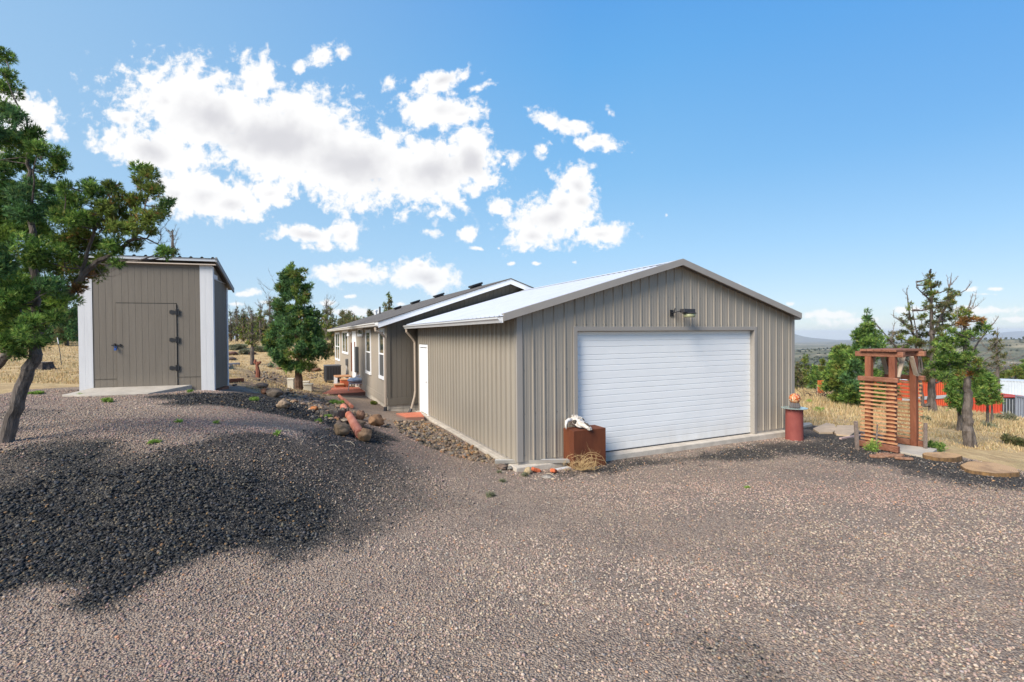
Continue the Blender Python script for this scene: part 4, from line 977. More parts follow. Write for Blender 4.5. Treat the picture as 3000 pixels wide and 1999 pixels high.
# pergola -----------------------------------------------------------
P2 = Vector((7.93, 10.2, 0)); AR = math.atan2(.4, .77); PW = .87; PD = .45
zb = gz(P2.x, P2.y)
o = thing('garden_arbor', 'small red-stained timber arbor with slatted sides at the yard edge', 'arbor', (P2.x, P2.y, zb), AR)
TOP = 2.0 - zb - .02
PS = .118
rsx = random.Random(5)
for (x_, y_, tl) in ((0,0,0),(0,PD,0),(PW,0,-.035),(PW,PD,0)):
    pb_ = MB().beam((x_+ (0.03 if tl else 0),y_,-.08),(x_+tl,y_,TOP-.13), PS, PS); pb_.build('post', m_redwood, o, bevel=.012)
for x_ in (0, PW):
    xx_ = x_ - .0
    MB().beam((xx_,-.20,TOP-.075),(xx_,PD+.26,TOP-.075), .10, .11).build('top_beam', m_redwoodh, o, bevel=.012)
    xo = -.10 if x_ == 0 else .10
    MB().beam((xx_+xo,-.15,1.50),(xx_+xo,PD+.16,1.50), .085, .10).build('rail', m_redwoodh, o, bevel=.014)
    MB().beam((xx_+xo*.8,-.15,.08),(xx_+xo*.8,PD+.16,.08), .09, .13).build('bottom_rail', m_redwoodh, o, bevel=.014)
    for k in range(15):
        z_ = 1.385 - k*.0855; 
        if z_ < .16: continue
        j_ = rsx.uniform(-.006,.006)
        MB().beam((xx_+xo*.75,-.11+rsx.uniform(-.02,.02),z_+j_),(xx_+xo*.75,PD+.13+rsx.uniform(-.02,.02),z_-j_), .03, .034).build('slat', m_slat, o)
for y_ in (-.04, .10, .24, .38, .52):
    MB().beam((-.12,y_+rsx.uniform(-.01,.01),TOP+.006),(PW+.13,y_,TOP+.004), .134, .05).build('top_board', m_redwoodh if y_ > 0 else m_redwoodh, o, bevel=.008)
MB().beam((-.0,-.02,TOP-.08),(PW+.0,-.02,TOP-.08), .05, .09).build('cross_beam', m_redwoodh, o, bevel=.008)
for (xa, xb) in ((.05,.27),(PW-.06,PW-.28)):
    for y_ in (-.065, PD+.03):
        MB().beam((xa,y_,TOP-.55),(xb,y_,TOP-.13), .03, .08, up=(0,1,0)).build('brace', m_greywood, o)
g1 = P2 + Vector((.40,.0,0))
c_ = MB().prism([(-.36,-.50),(.62,-.28),(.40,.42),(-.30,.36)], -.04, .035); 
co_ = c_.build('stepping_slab', mat('pad_concrete', (.4,.36,.3)), bevel=.008, loc=(P2.x+.32, P2.y+.05, zb), rotz=AR); tag(co_, 'pale concrete stepping slab between the arbor posts', 'slab')
# bark pieces
m_barkr = mat('bark_red', (.17,.07,.035), .95, vscale=14, c2=(.33,.2,.13), bump=1, bscale=30)
for i, (px_, py_, L_, rz__, lb) in enumerate([(2588,1336,.32,.2,'thick curled bark piece before the arbor foot'),(2618,1341,.40,-.1,'long flaky bark slab before the arbor'),(2648,1350,.34,-.3,'bark flake at the right end of the bark pile'),(2572,1342,.26,-.35,'thin bark sliver left of the bark pile')]):
    g0 = place(px_, py_); r_ = random.Random(i); pr_ = [(-L_/2,-.03),(-L_/4,-.06),(L_/4,-.05),(L_/2,-.02),(L_/2.3,.04),(0,.06),(-L_/2.2,.045)]
    o_ = MB().prism([(a_+r_.uniform(-.02,.02), b_) for a_, b_ in pr_], 0, .05).build('bark_piece', m_barkr, bevel=.015, loc=(g0.x, g0.y, g0.z+.005)); o_.rotation_euler = (r_.uniform(-.2,.2), r_.uniform(-.08,.08), rz__)
    tag(o_, lb, 'bark', 'bark pieces by the arbor')
# stakes and plants by the arbor
m_stake = mat('stake_wood', (.20,.155,.13), .9, var=.25, vscale=14, bump=.8)
for px_, pyb, pyt, lb, r_, lean in ((2512,1318,1236,'thick weathered stake left of the arbor',.032,-.035),(2711,1325,1240,'weathered stake right of the arbor',.028,.0),(2566,1322,1245,'thin twiggy stake in the shrub before the arbor',.012,.03)):
    g0 = place(px_, pyb); hh_ = (pyb-pyt)*g0.y/F
    o_ = MB().beam((0,0,-.08),(lean,0,hh_), r_*2, r_*1.6).build('garden_stake', m_stake, loc=g0, bevel=.004); tag(o_, lb, 'stake', 'garden stakes by the arbor')
g0 = place(2500,1300)
a_ = place(2462,1288); b_ = place(2545,1276)
tag(MB().beam(a_+Vector((0,0,.02)), b_+Vector((0,0,.03)), .05, .035).build('wooden_strip', mat('pinkwood', (.46,.33,.30), .85)), 'thin pinkish wooden strip lying behind the left stake', 'wooden strip')
# flagstones
m_flag = mat('flagstone', (.42,.32,.22), .9, var=.15, vscale=4, bump=.5, bscale=30)
def flag(pts_, label, nm='flagstone', mt=None, th=.04, cat='flagstone', grp='flagstones between garage and arbor'):
    w_ = [ground_at(*q_) for q_ in pts_]; cx = sum(v.x for v in w_)/len(w_); cy = sum(v.y for v in w_)/len(w_); zz = max(v.z for v in w_)
    pl = [(v.x-cx, v.y-cy) for v in w_]
    if sum(pl[i][0]*pl[(i+1)%len(pl)][1]-pl[(i+1)%len(pl)][0]*pl[i][1] for i in range(len(pl))) < 0: pl = pl[::-1]
    o_ = MB().prism(pl, -.12, th).build(nm, mt or m_flag, bevel=.008, loc=(cx, cy, zz)); return tag(o_, label, cat, grp)
flag([(2382,1262),(2420,1253),(2445,1257),(2452,1266),(2440,1272),(2400,1272)], 'left tan flagstone in dark gravel beyond the pillar')
flag([(2452,1259),(2500,1261),(2510,1272),(2490,1281),(2450,1277),(2444,1272)], 'right tan flagstone in dark gravel near the left stake')
flag([(2345,1247),(2372,1247),(2380,1250),(2350,1255)], 'small pale concrete step at the garage far corner', 'concrete_step', mat('pad_concrete', (.4,.36,.3)), cat='step', grp=None)
# round wood slices
def slice_(px, py, wpx, hgt, label, rot, ry):
    g0 = place(px, py); W_ = wpx*g0.y/F/2; o_ = thing('wood_slice', label, 'tree slice', (g0.x, g0.y, g0.z), rot, 'round tree slices laid on the gravel'); rs_ = random.Random(int(px)); n_ = 40
    out = [(1+.05*math.sin(3*2*math.pi*k/n_+px)+.03*math.sin(7*2*math.pi*k/n_)+rs_.uniform(-.012,.012)) for k in range(n_)]
    ring = lambda f_, z_: [(W_*f_*out[k]*math.cos(2*math.pi*k/n_), W_*f_*ry*out[k]*math.sin(2*math.pi*k/n_), z_) for k in range(n_)]
    MB().add(ring(1.0,-.06)+ring(.985,hgt-.01)+ring(.95,hgt-.004), [(i*n_+k, i*n_+(k+1)%n_, (i+1)*n_+(k+1)%n_, (i+1)*n_+k) for i in range(2) for k in range(n_)]).build('bark', mat('slice_bark', (.05,.03,.02), .95, vscale=10, c2=(.26,.15,.06), bump=1, bscale=24, stretch=(1,1,.15)), o_)
    MB().add(ring(.955,hgt), [tuple(range(n_))]).build('cut_face', m_cut, o_)
    return o_
m_cut = bpy.data.materials.new('cut_wood'); m_cut.use_nodes = True; nn_ = m_cut.node_tree.nodes; ll_ = m_cut.node_tree.links
tcx = nn_.new('ShaderNodeTexCoord'); wv_ = nn_.new('ShaderNodeTexWave'); wv_.wave_type = 'RINGS'; wv_.rings_direction = 'Z'; wv_.inputs['Scale'].default_value = 14; wv_.inputs['Distortion'].default_value = 2.5; wv_.inputs['Detail'].default_value = 3
ll_.new(tcx.outputs['Object'], wv_.inputs['Vector']); rpx = nn_.new('ShaderNodeValToRGB'); rpx.color_ramp.elements[0].color = (.38,.21,.08,1); rpx.color_ramp.elements[1].color = (.56,.36,.17,1)
mul = nn_.new('ShaderNodeMix'); mul.data_type='RGBA'; mul.blend_type='MULTIPLY'; mul.inputs[0].default_value=1
nz_ = nn_.new('ShaderNodeTexNoise'); nz_.inputs['Scale'].default_value = 5; nz_.inputs['Detail'].default_value = 9; rp3 = nn_.new('ShaderNodeValToRGB'); rp3.color_ramp.elements[0].position=.3; rp3.color_ramp.elements[0].color=(.55,.5,.45,1); rp3.color_ramp.elements[1].position=.55; rp3.color_ramp.elements[1].color=(1,1,1,1)
ll_.new(tcx.outputs['Object'], nz_.inputs['Vector']); ll_.new(nz_.outputs['Fac'], rp3.inputs[0]); ll_.new(wv_.outputs['Fac'], rpx.inputs[0]); ll_.new(rpx.outputs[0], mul.inputs[6]); ll_.new(rp3.outputs[0], mul.inputs[7]); ll_.new(mul.outputs[2], nn_['Principled BSDF'].inputs['Base Color'])
slice_(2896, 1381, 168, .07, 'largest round wood slice at the right on dark gravel', .5, .72)
slice_(2760, 1347, 113, .09, 'smaller round wood slice before the right stake', .2, .62)

# house side: patio, steps, AC, chair, boxes
def quad_patio(pts_, name, label, cat, mt, nx_, ny_, th, zz=None):
    w_ = [ground_at(*q_) for q_ in pts_] if zz is None else [CAM + ray(*q_) * ((zz - CZ) / ray(*q_).z) for q_ in pts_]; z_ = zz if zz is not None else max(v.z for v in w_) + .0
    A_, B_, C_, D_ = w_; o_ = thing(name, label, cat, (A_.x, A_.y, z_)); mb = MB(); g_ = .012
    for i in range(nx_):
        for j in range(ny_):
            f = lambda s_, t_: (A_.lerp(B_, s_)).lerp(D_.lerp(C_, s_), t_) - A_
            s0_, s1_, t0_, t1_ = (i+g_)/nx_, (i+1-g_)/nx_, (j+g_)/ny_, (j+1-g_)/ny_
            q_ = [f(s0_,t0_), f(s1_,t0_), f(s1_,t1_), f(s0_,t1_)]
            mb.add([(v.x, v.y, zh) for zh in (-.05, th) for v in q_], [(4,5,6,7),(0,1,5,4),(1,2,6,5),(2,3,7,6),(3,0,4,7)])
    pv_ = mb.build('pavers', mt, o_); pv_['kind'] = 'stuff'
    q_ = [f(0.002,.002), f(.998,.002), f(.998,.998), f(.002,.998)]
    MB().add([(v.x, v.y, zh) for zh in (-.12, th-.012) for v in q_], [(4,5,6,7),(0,1,5,4),(1,2,6,5),(2,3,7,6),(3,0,4,7)]).build('bedding', mat('bedding', (.22,.12,.09), .95), o_)
    return o_
quad_patio([(937,1161),(1082,1151),(1072,1137),(915,1141)], 'patio', 'orange-red paved patio beside the house wall', 'patio', m_paver, 8, 4, .05, .06)
quad_patio([(1190,1229),(1243,1227),(1232,1213),(1160,1217)], 'door_step', 'low red paver step at the garage side door', 'step', m_paver, 3, 2, .06, 0.02)
o = thing('air_conditioner', 'dark grey outdoor air conditioner unit beside the house', 'air conditioner', place(974,1121), GR)
MB().box(-.38,.38,-.38,.38,.12,.84).build('cabinet', mat('ac_grey', (.045,.048,.055), .5), o, bevel=.03)
MB().box(-.40,.40,-.40,.40,.83,.88).build('top_cover', mat('ac_top', (.12,.125,.13), .5), o, bevel=.02)
lv = MB()
for k in range(5): lv.box(-.28+k*.13,-.19+k*.13,-.388,-.381,.2,.78)
for k in range(5): lv.box(-.388,-.381,-.28+k*.13,-.19+k*.13,.2,.78)
lv.build('louvers', m_black, o)['kind'] = 'stuff'
for x_, y_ in ((-.32,-.32),(.32,-.32),(-.32,.32),(.32,.32)): MB().lathe([(.06,-.02),(.035,.12)], 8, (x_,y_,0)).build('foot', m_black, o)
MB().box(-.5,.5,-.5,.5,-.10,.0).build('base_pad', m_conc, o)
for i, (px_, py_, w_, d_, z1, lb) in enumerate([(995,1137,.38,.5,.16,'lowest orange wooden step left of the house door'),(1012,1135,.36,.6,.36,'middle orange wooden step below the house door')]):
    g0 = place(px_, py_); o_ = thing('wooden_step', lb, 'step', g0, GR, 'orange wooden steps')
    MB().box(-w_/2,w_/2,0,d_,-.05,z1-.04).build('step_box', mat('step_orange', (.42,.10,.04), .8, var=.2), o_, bevel=.01)
    MB().box(-w_/2-.02,w_/2+.02,-.02,d_,z1-.04,z1).build('tread', m_slat, o_, bevel=.006)
s_, zz = hs_(1028, 1104)
o_ = thing('landing', 'raised wooden landing at the house door', 'landing', Hc + V_*(s_-.1), GR)
MB().box(-.75,-.03,-.35,.6,.42,.47).build('deck', m_slat, o_, bevel=.008)
for x_, y_ in ((-.7,-.3),(-.7,.55),(-.1,-.3)): MB().box(x_-.04,x_+.04,y_-.04,y_+.04,-.05,.42).build('leg', m_white, o_)
# wire chair with blue cushion
g0 = place(1044, 1152); o = thing('wire_chair', 'silver wire patio chair on the paved patio', 'chair', g0, .3)
m_wire = mat('wire_metal', (.45,.46,.50), .35, .6)
sm = MB()
for k in range(7): sm.tube([(-.30+k*.1,-.26,.42),(-.30+k*.1,.26,.42)], .007, 5)
for y_ in (-.26,0,.26): sm.tube([(-.30,y_,.42),(.30,y_,.42)], .018, 5)
sm.build('seat', m_wire, o)
br_ = MB()
for k in range(7): br_.tube([(-.24+k*.08,.26,.43),(-.1+k*.08,.36,.60),(.12+k*.06,.40,.70)], .011, 5)
br_.tube([(-.30,.26,.42),(.0,.40,.66),(.30,.42,.76),(.52,.38,.74),(.36,.26,.46)], .022, 6)
br_.build('backrest', m_wire, o)
for sx_ in (-1,1):
    for sy_ in (-1,1):
        MB().tube([(sx_*.28,sy_*.24,.42),(sx_*.33,sy_*.27,0)], .018, 6).build('leg', m_wire, o)
cu_ = thing('cushion', 'blue and white bag-like cushion lying on the wire chair', 'cushion', g0 + Vector((-.02,0,.44)), .2)
V = ICO2[0]*np.array([.34,.27,.11])*(1+.12*fbm(ICO2[0][:,0]*2,ICO2[0][:,1]*2,3,3))[:,None]
npmesh('cushion_body', V, ICO2[1], mat('cushion_blue', (.10,.22,.42), .6, vscale=5, c2=(.62,.66,.72)), cu_, smooth=True, loc=(0,0,.10))
# beige boxes by the tree
for px_, py_, w_, d_, h_, lb in ((903,1144,.32,.28,.26,'wider cream utility box beside the bushy tree trunk'),(897,1134,.26,.22,.24,'cream utility box behind the wider one'),(853,1138,.20,.20,.36,'tall pale utility post box left of the bushy tree trunk')):
    g0 = place(px_, py_); o_ = thing('utility_box', lb, 'utility box', g0, .2)
    MB().box(-w_/2,w_/2,-d_/2,d_/2,-.08,h_-.05).build('box_body', m_beige, o_, bevel=.012); MB().box(-w_/2-.015,w_/2+.015,-d_/2-.015,d_/2+.015,h_-.05,h_).build('lid', m_beige, o_, bevel=.012)

# containers down the slope -------------------------------------------
def container(px0, px1, Y0, Y1, pyt, pyb, label, c, opened=False, dpt=2.44, marks=None):
    a_ = pt(px0, pyb, Y0); b_ = pt(px1, pyb, Y1); L_ = math.hypot(b_.x-a_.x, b_.y-a_.y); rz_ = math.atan2(b_.y-a_.y, b_.x-a_.x)
    H_ = (pyb-pyt) * Y0 / F; o_ = thing('shipping_container', label, 'container', a_, rz_)
    mt = mat('cont_%d' % len(MATS), c, .55, var=.12, vscale=.8)
    pr = [(0,0)]; x_ = .12
    while x_ < L_-.15: pr += [(x_,0),(x_+.05,.045),(x_+.14,.045),(x_+.19,0)]; x_ += .28
    pr.append((L_,0))
    MB().sheet(pr, lambda s_: (.12,H_-.1), lambda s_, o2, t_: (s_, o2, t_)).sheet(pr[::-1], lambda s_: (.12,H_-.1), lambda s_, o2, t_: (s_, dpt-o2, t_)).box(0,L_,.06,dpt-.05,H_-.09,H_-.05).box(0,.04,.05,dpt-.05,.12,H_-.1).build('panel', mt, o_)
    MB().box(0,L_,-.02,.06,0,.14).box(0,L_,-.02,.06,H_-.11,H_).box(0,L_,dpt-.06,dpt+.02,0,.14).box(0,L_,dpt-.06,dpt+.02,H_-.11,H_).box(-.02,.1,-.03,.08,0,H_+.005).box(L_-.1,L_+.02,-.03,.08,0,H_+.005).box(L_-.1,L_+.02,dpt-.08,dpt+.03,0,H_+.005).build('frame', mt, o_)
    return o_, L_, H_, mt
c1, L_, H_, mt1 = container(2640, 2785, 44, 46, 1118, 1200, 'bright orange shipping container behind the large sparse juniper', (.55,.08,.025))
MB().box(.1,L_-.1,-.05,-.03,.75,1.05).build('white_stripe', mat('stripe_grey', (.5,.5,.5), .7), c1)
tarp = MB().box(1.5,L_-.4,.1,2.3,H_+.02,H_+.22); tarp.build('roof_cover', mat('pale_blue', (.52,.62,.70), .6), c1)
c2, L_, H_, mt2_ = container(2850, 2936, 50, 47, 1151, 1219, 'orange-red shipping container with its dark end standing open', (.45,.055,.025))
MB().box(L_-.02,L_+.0,.15,2.3,.14,H_-.15).build('dark_interior', m_black, c2)
dd0 = MB(); pr = [(x_*.28,0) for x_ in range(1)]
MB().box(L_+.03,L_+1.25,-.03,.03,.14,H_-.12).build('open_door', mat('cont_inner', (.05,.06,.07), .6, var=.4, vscale=2), c2)
for k in range(4): MB().tube([(L_+.2+k*.28,-.06,.15),(L_+.2+k*.28,-.06,H_-.15)], .03, 6).build('lock_bar', mat('bar_grey', (.28,.30,.33), .5), c2)
MB().box(L_+1.25,L_+1.34,-.05,.06,.1,H_-.05).build('door_edge', mat('edge_red', (.35,.03,.02), .6), c2)
c3, L_, H_, mt3_ = container(2975, 3060, 40, 37, 1158, 1236, 'blue-grey shipping container cut by the right picture edge', (.22,.25,.30))
c4, L_, H_, mt4_ = container(2898, 3080, 62, 58, 1112, 1160, 'white long container roof rising behind the red container', (.50,.55,.60))
mk = MB(); a0 = 3.2
for r_ in range(3):
    for k in range(6 - r_): mk.box(a0+k*.11, a0+k*.11+.07, -.035, -.03, H_-.55-r_*.2, H_-.43-r_*.2)
mk.build('lettering', mat('letter_red', (.55,.12,.10), .6), c4)
# rusty panel
g0 = place(2404, 1156, 0); a_ = pt(2396,1152,30); rp_ = thing('rusty_panel', 'upright rust-orange corrugated panel among the far junipers', 'panel', (a_.x,a_.y,a_.z), .2)
pr = []; x_ = 0
while x_ < .46: pr += [(x_,0),(x_+.03,.03),(x_+.06,.03),(x_+.09,0)]; x_ += .12
MB().sheet(pr, lambda s_: (0,.78), lambda s_, o2, t_: (s_,-o2,t_)).sheet(pr[::-1], lambda s_: (0,.78), lambda s_, o2, t_: (s_,.02-o2,t_)).build('sheet', mat('rust_orange', (.42,.11,.03), .9, var=.3, vscale=3), rp_)
for x_ in (.0,.22,.45): MB().beam((x_,.04,-.6),(x_,.04,.5), .04, .04).build('post', m_greywood, rp_)
# parked car, tiny, beyond the trees
a_ = pt(2364, 1141, 120); cz = a_.z - .6
o = thing('parked_car', 'tiny dark parked car half hidden by junipers near the garage corner', 'car', (a_.x, a_.y, cz), .25)
body = [(-2.1,.3),(2.15,.3),(2.2,.75),(1.3,.95),(.6,1.42),(-1.1,1.45),(-1.75,.98),(-2.15,.9)]
V = [(x_, y_, z_) for y_ in (-.85,.85) for x_, z_ in body]; kk = 8
MB().add(V, [tuple(range(kk)), tuple(range(2*kk-1,kk-1,-1))] + [(i+kk,(i+1)%kk+kk,(i+1)%kk,i) for i in range(kk)]).build('body', mat('car_blue', (.02,.04,.09), .3), o, bevel=.08)
MB().add([(x_, y_, z_) for y_ in (-.87,.87) for x_, z_ in ((1.15,.98),(.55,1.36),(-1.0,1.38),(-1.5,1.0))], [(3,2,1,0),(4,5,6,7),(0,1,5,4),(1,2,6,5),(2,3,7,6)]).build('windows', mat('car_glass', (.25,.32,.4), .1), o)
for x_ in (-1.35,1.35):
    for y_ in (-.8,.8): MB().tube([(x_,y_-.1,.32),(x_,y_+.1,.32)], .32, 14).build('wheel', m_black, o)
# ================================================================== trees and plants
leafm = attr_mat('leaf_tint', .8, .45)
def barkmat(name, a, b2): return mat(name, a, .95, vscale=5, c2=b2, bump=1, bscale=22, stretch=(3,3,.5), detail=10)
m_bark = barkmat('juniper_bark', (.035,.027,.022), (.19,.16,.14)); m_barkb = barkmat('red_bark', (.07,.04,.028), (.20,.12,.08)); m_twig = mat('dead_twig', (.16,.135,.115), .95, var=.3)
GRN = dict(
 lime=([(.20,.29,.05),(.28,.37,.07),(.12,.20,.035),(.06,.10,.02)], [30,24,26,12]),
 green=([(.065,.13,.028),(.13,.23,.045),(.21,.31,.07),(.035,.075,.02),(.31,.36,.09)], [24,30,20,16,10]),
 olive=([(.11,.16,.028),(.16,.21,.04),(.23,.27,.06),(.06,.08,.022),(.30,.17,.06)], [28,28,20,14,6]),
 blue=([(.05,.11,.04),(.08,.17,.06),(.13,.24,.08),(.03,.06,.025),(.18,.25,.07)], [26,30,20,18,6]),
 dull=([(.09,.105,.04),(.135,.145,.055),(.19,.18,.08),(.05,.06,.028),(.22,.16,.08)], [26,26,16,20,12]),
 rust=([(.28,.12,.035),(.20,.10,.03),(.16,.11,.03),(.36,.19,.07)], [30,30,25,15]),
 sage=([(.20,.21,.13),(.26,.27,.18),(.14,.15,.08),(.30,.27,.17)], [30,25,30,15]),
 weed=([(.22,.34,.06),(.30,.42,.10),(.14,.22,.05)], [30,30,30]))
def foliage(name, clumps, leaf, cover, parent, rg=None, thin=.15, droop=0., fan=4):
    """clumps: list of (center Vector, radius, palette name, squash).  Many small pointed sprays spread through each clump"""
    rg = rg or np.random.default_rng(1); AC = []; AR_ = []; AT = []
    for (c, r, pal, sq) in clumps:
        # uneven clump: a handful of sub-lobes
        nl = 5 + int(3 * min(2, r / (leaf * 6)))
        lc = rg.normal(size=(nl, 3)); lc /= np.linalg.norm(lc, axis=1)[:, None]; lc *= rg.uniform(.25, .72, (nl, 1)) * r; lr = rg.uniform(.32, .56, nl) * r
        n_ = max(8, int(1.25 * cover * 4 * math.pi * r * r / (leaf * leaf * thin * fan) * 2.1))
        k = rg.integers(0, nl, n_); d = rg.normal(size=(n_, 3)); d /= np.linalg.norm(d, axis=1)[:, None]
        p = lc[k] + d * (lr[k] * rg.uniform(.25, 1.08, n_) ** .6)[:, None]
        p[:, 2] *= sq
        lobe_t = rg.uniform(.72, 1.3, nl)
        cols = palette(n_, *GRN[pal], var=.22, rg=rg) * lobe_t[k][:, None]
        o_ = d * .8 + rg.normal(0, .45, (n_, 3)) + np.array([0, 0, .45 - droop]); o_ /= np.linalg.norm(o_, axis=1)[:, None]
        AC.append(p + np.array(c)); AR_.append(o_); AT.append(np.clip(cols * 1.18, 0, 1))
    C_ = np.concatenate(AC); D_ = np.concatenate(AR_); T_ = np.concatenate(AT); n_ = len(C_)
    L_ = leaf * rg.uniform(.6, 1.35, n_)
    Vs = []
    for j in range(fan):
        dd = D_ + rg.normal(0, .35, (n_, 3)) * (j > 0); dd /= np.linalg.norm(dd, axis=1)[:, None]
        s_ = np.cross(dd, rg.normal(size=(n_, 3))); s_ /= np.linalg.norm(s_, axis=1)[:, None] + 1e-9
        w_ = (L_ * thin)[:, None]
        a = C_ + s_ * w_ * .5 + dd * L_[:, None] * .3; b_ = C_ - s_ * w_ * .5 + dd * L_[:, None] * .35; t_ = C_ + dd * L_[:, None]
        Vs.append(np.stack([C_, a, t_, b_], 1))
    V = np.concatenate(Vs).reshape(-1, 4, 3); Fc = np.arange(len(V) * 4).reshape(-1, 4)
    return npmesh(name, V.reshape(-1, 3), Fc, leafm, parent, np.tile(np.repeat(T_, 4, 0), (fan, 1)))
def wob(pts_, rr, amp, sub=4):
    out = []
    for i in range(len(pts_) - 1):
        for k in range(sub):
            t_ = k / sub; q_ = Vector(pts_[i]).lerp(Vector(pts_[i+1]), t_)
            out.append(q_ + Vector((rr.uniform(-amp,amp), rr.uniform(-amp,amp), rr.uniform(-amp,amp)*.5)) * (0 if i == 0 and k == 0 else 1))
    out.append(Vector(pts_[-1])); return out
def limb(mb, pts_, r0_, r1_, rr, amp=None, n_=9, sub=5, rough=.05):
    P_ = wob(pts_, rr, amp if amp is not None else r0_*.16, sub); L_ = len(P_)
    rad = [(r0_ + (r1_-r0_)*(i/(L_-1))**.9) * rr.uniform(1-rough, 1+rough) for i in range(L_)]
    mb.tube(P_, rad, n_); return P_
def twigs(mb, root, dirv, length, rr, lv=2, r_=.012):
    """bare forking twig"""
    d = Vector(dirv).normalized(); P_ = [Vector(root)]
    for i in range(4):
        d = (d + Vector((rr.uniform(-.3,.3), rr.uniform(-.3,.3), rr.uniform(-.12,.3)))).normalized(); P_.append(P_[-1] + d * length/4)
    mb.tube(P_, [r_*(1-.2*i) for i in range(5)], 4, cap=False)
    if lv > 0:
        for i in range(1, 5):
            for _ in range(2 if lv > 1 else 1):
                q_ = (d + Vector((rr.uniform(-1,1), rr.uniform(-1,1), rr.uniform(-.2,.8)))).normalized()
                twigs(mb, P_[i], q_, length * rr.uniform(.3,.5), rr, lv-1, r_*.5)

def tree(name, label, base_px, Y, trunk, clumps, r0_, r1_, leaf, cover=1., pal='green', dead=(), group='junipers', barkm=None, seed=1, spread=.75, limbs=True, branches=(), zdrop=.2, cat='tree', rootflare=1.35, squash=.85):
    """trunk: photo points (px,py) up the stem; clumps: (px,py,r_px[,palette]); every point gets its own depth round Y"""
    rr = random.Random(seed); rg = np.random.default_rng(seed)
    b0 = pt(*base_px, Y); o_ = thing(name, label, cat, b0, 0, group)
    tp = [pt(x_, y_, Y + (dy[0] if dy else 0)) - b0 for (x_, y_, *dy) in trunk]
    tb = MB(); st = Vector((0,0,-zdrop)); tp0 = [st] + tp
    cen = limb(tb, tp0, r0_*rootflare, r1_, rr)
    tk = tb.build('trunk', barkm or m_bark, o_)
    cl = []; lb = MB(); any_l = False
    wmax = max([abs(pt(c[0], c[1], Y).x - b0.x) for c in clumps] + [.3])
    nodes_ = list(cen)
    for br in branches:
        P_ = [pt(x_, y_, Y + dy) - b0 for (x_, y_, dy) in br[0]]; q0_ = min(nodes_, key=lambda t_: (t_ - P_[0]).length); P_ = ([q0_] if (q0_ - P_[0]).length < .6 else []) + P_; nodes_ += limb(lb, P_, br[1], br[2], rr, n_=7); any_l = True
    for i, c in enumerate(sorted(clumps, key=lambda c: abs(c[0] - base_px[0]) if limbs else 0)):
        r_ = c[2] * Y / F; p_ = c[3] if len(c) > 3 and c[3] else pal
        side = abs(pt(c[0], c[1], Y).x - b0.x - 0) / wmax
        dz_ = rr.uniform(-1,1) * spread * wmax * math.sqrt(max(.15, 1 - side**2)) if not (len(c) > 4) else c[4]
        q_ = pt(c[0], c[1], Y + dz_) - b0; cl.append((q_, r_, p_, squash))
        if limbs:
            # branch from the nearest lower trunk point
            near_ = min(nodes_, key=lambda t_: (t_ - q_).length + (.35 * (q_ - Vector((0,0,q_.z))).length if t_.z > q_.z else 0))
            LL = (q_-near_).length; mid_ = near_.lerp(q_, .5) + Vector((rr.uniform(-.1,.1)*LL, rr.uniform(-.1,.1)*LL, -.08*LL))
            limb(lb, [near_, mid_, q_], (.008 + .012*min(1.5, LL)) * Y / 10 ** .5 * .45, .0012 * Y**.7, rr, amp=.03*LL, n_=5, sub=3); any_l = True; nodes_ += [mid_, q_]
    if any_l: lb.build('branches', barkm or m_bark, o_)
    foliage('crown', cl, leaf, cover, o_, rg)
    if dead:
        dm_ = MB()
        for (x_, y_, x2, y2, dy, rad) in dead:
            a_ = pt(x_, y_, Y + dy) - b0; b_ = pt(x2, y2, Y + dy) - b0
            L_ = (b_-a_).length; mid = a_.lerp(b_, .5) + Vector((rr.uniform(-.1,.1)*L_, rr.uniform(-.1,.1)*L_, rr.uniform(-.12,.02)*L_))
            nr_ = min(nodes_, key=lambda t_: (t_ - a_).length)
            P_ = wob([nr_, a_, mid, b_], rr, .02*L_, 3); dm_.tube(P_, [rad*(1-.09*i) for i in range(len(P_))], 5, cap=False)
            for k in range(2, len(P_)):
                for _ in range(2):
                    d_ = (b_-a_).normalized() + Vector((rr.uniform(-.9,.9), rr.uniform(-.9,.9), rr.uniform(-.5,.9)))
                    twigs(dm_, P_[k], d_, L_*rr.uniform(.12,.26), rr, 1, rad*.35)
        dm_.build('dead_branches', m_twig, o_)
    return o_

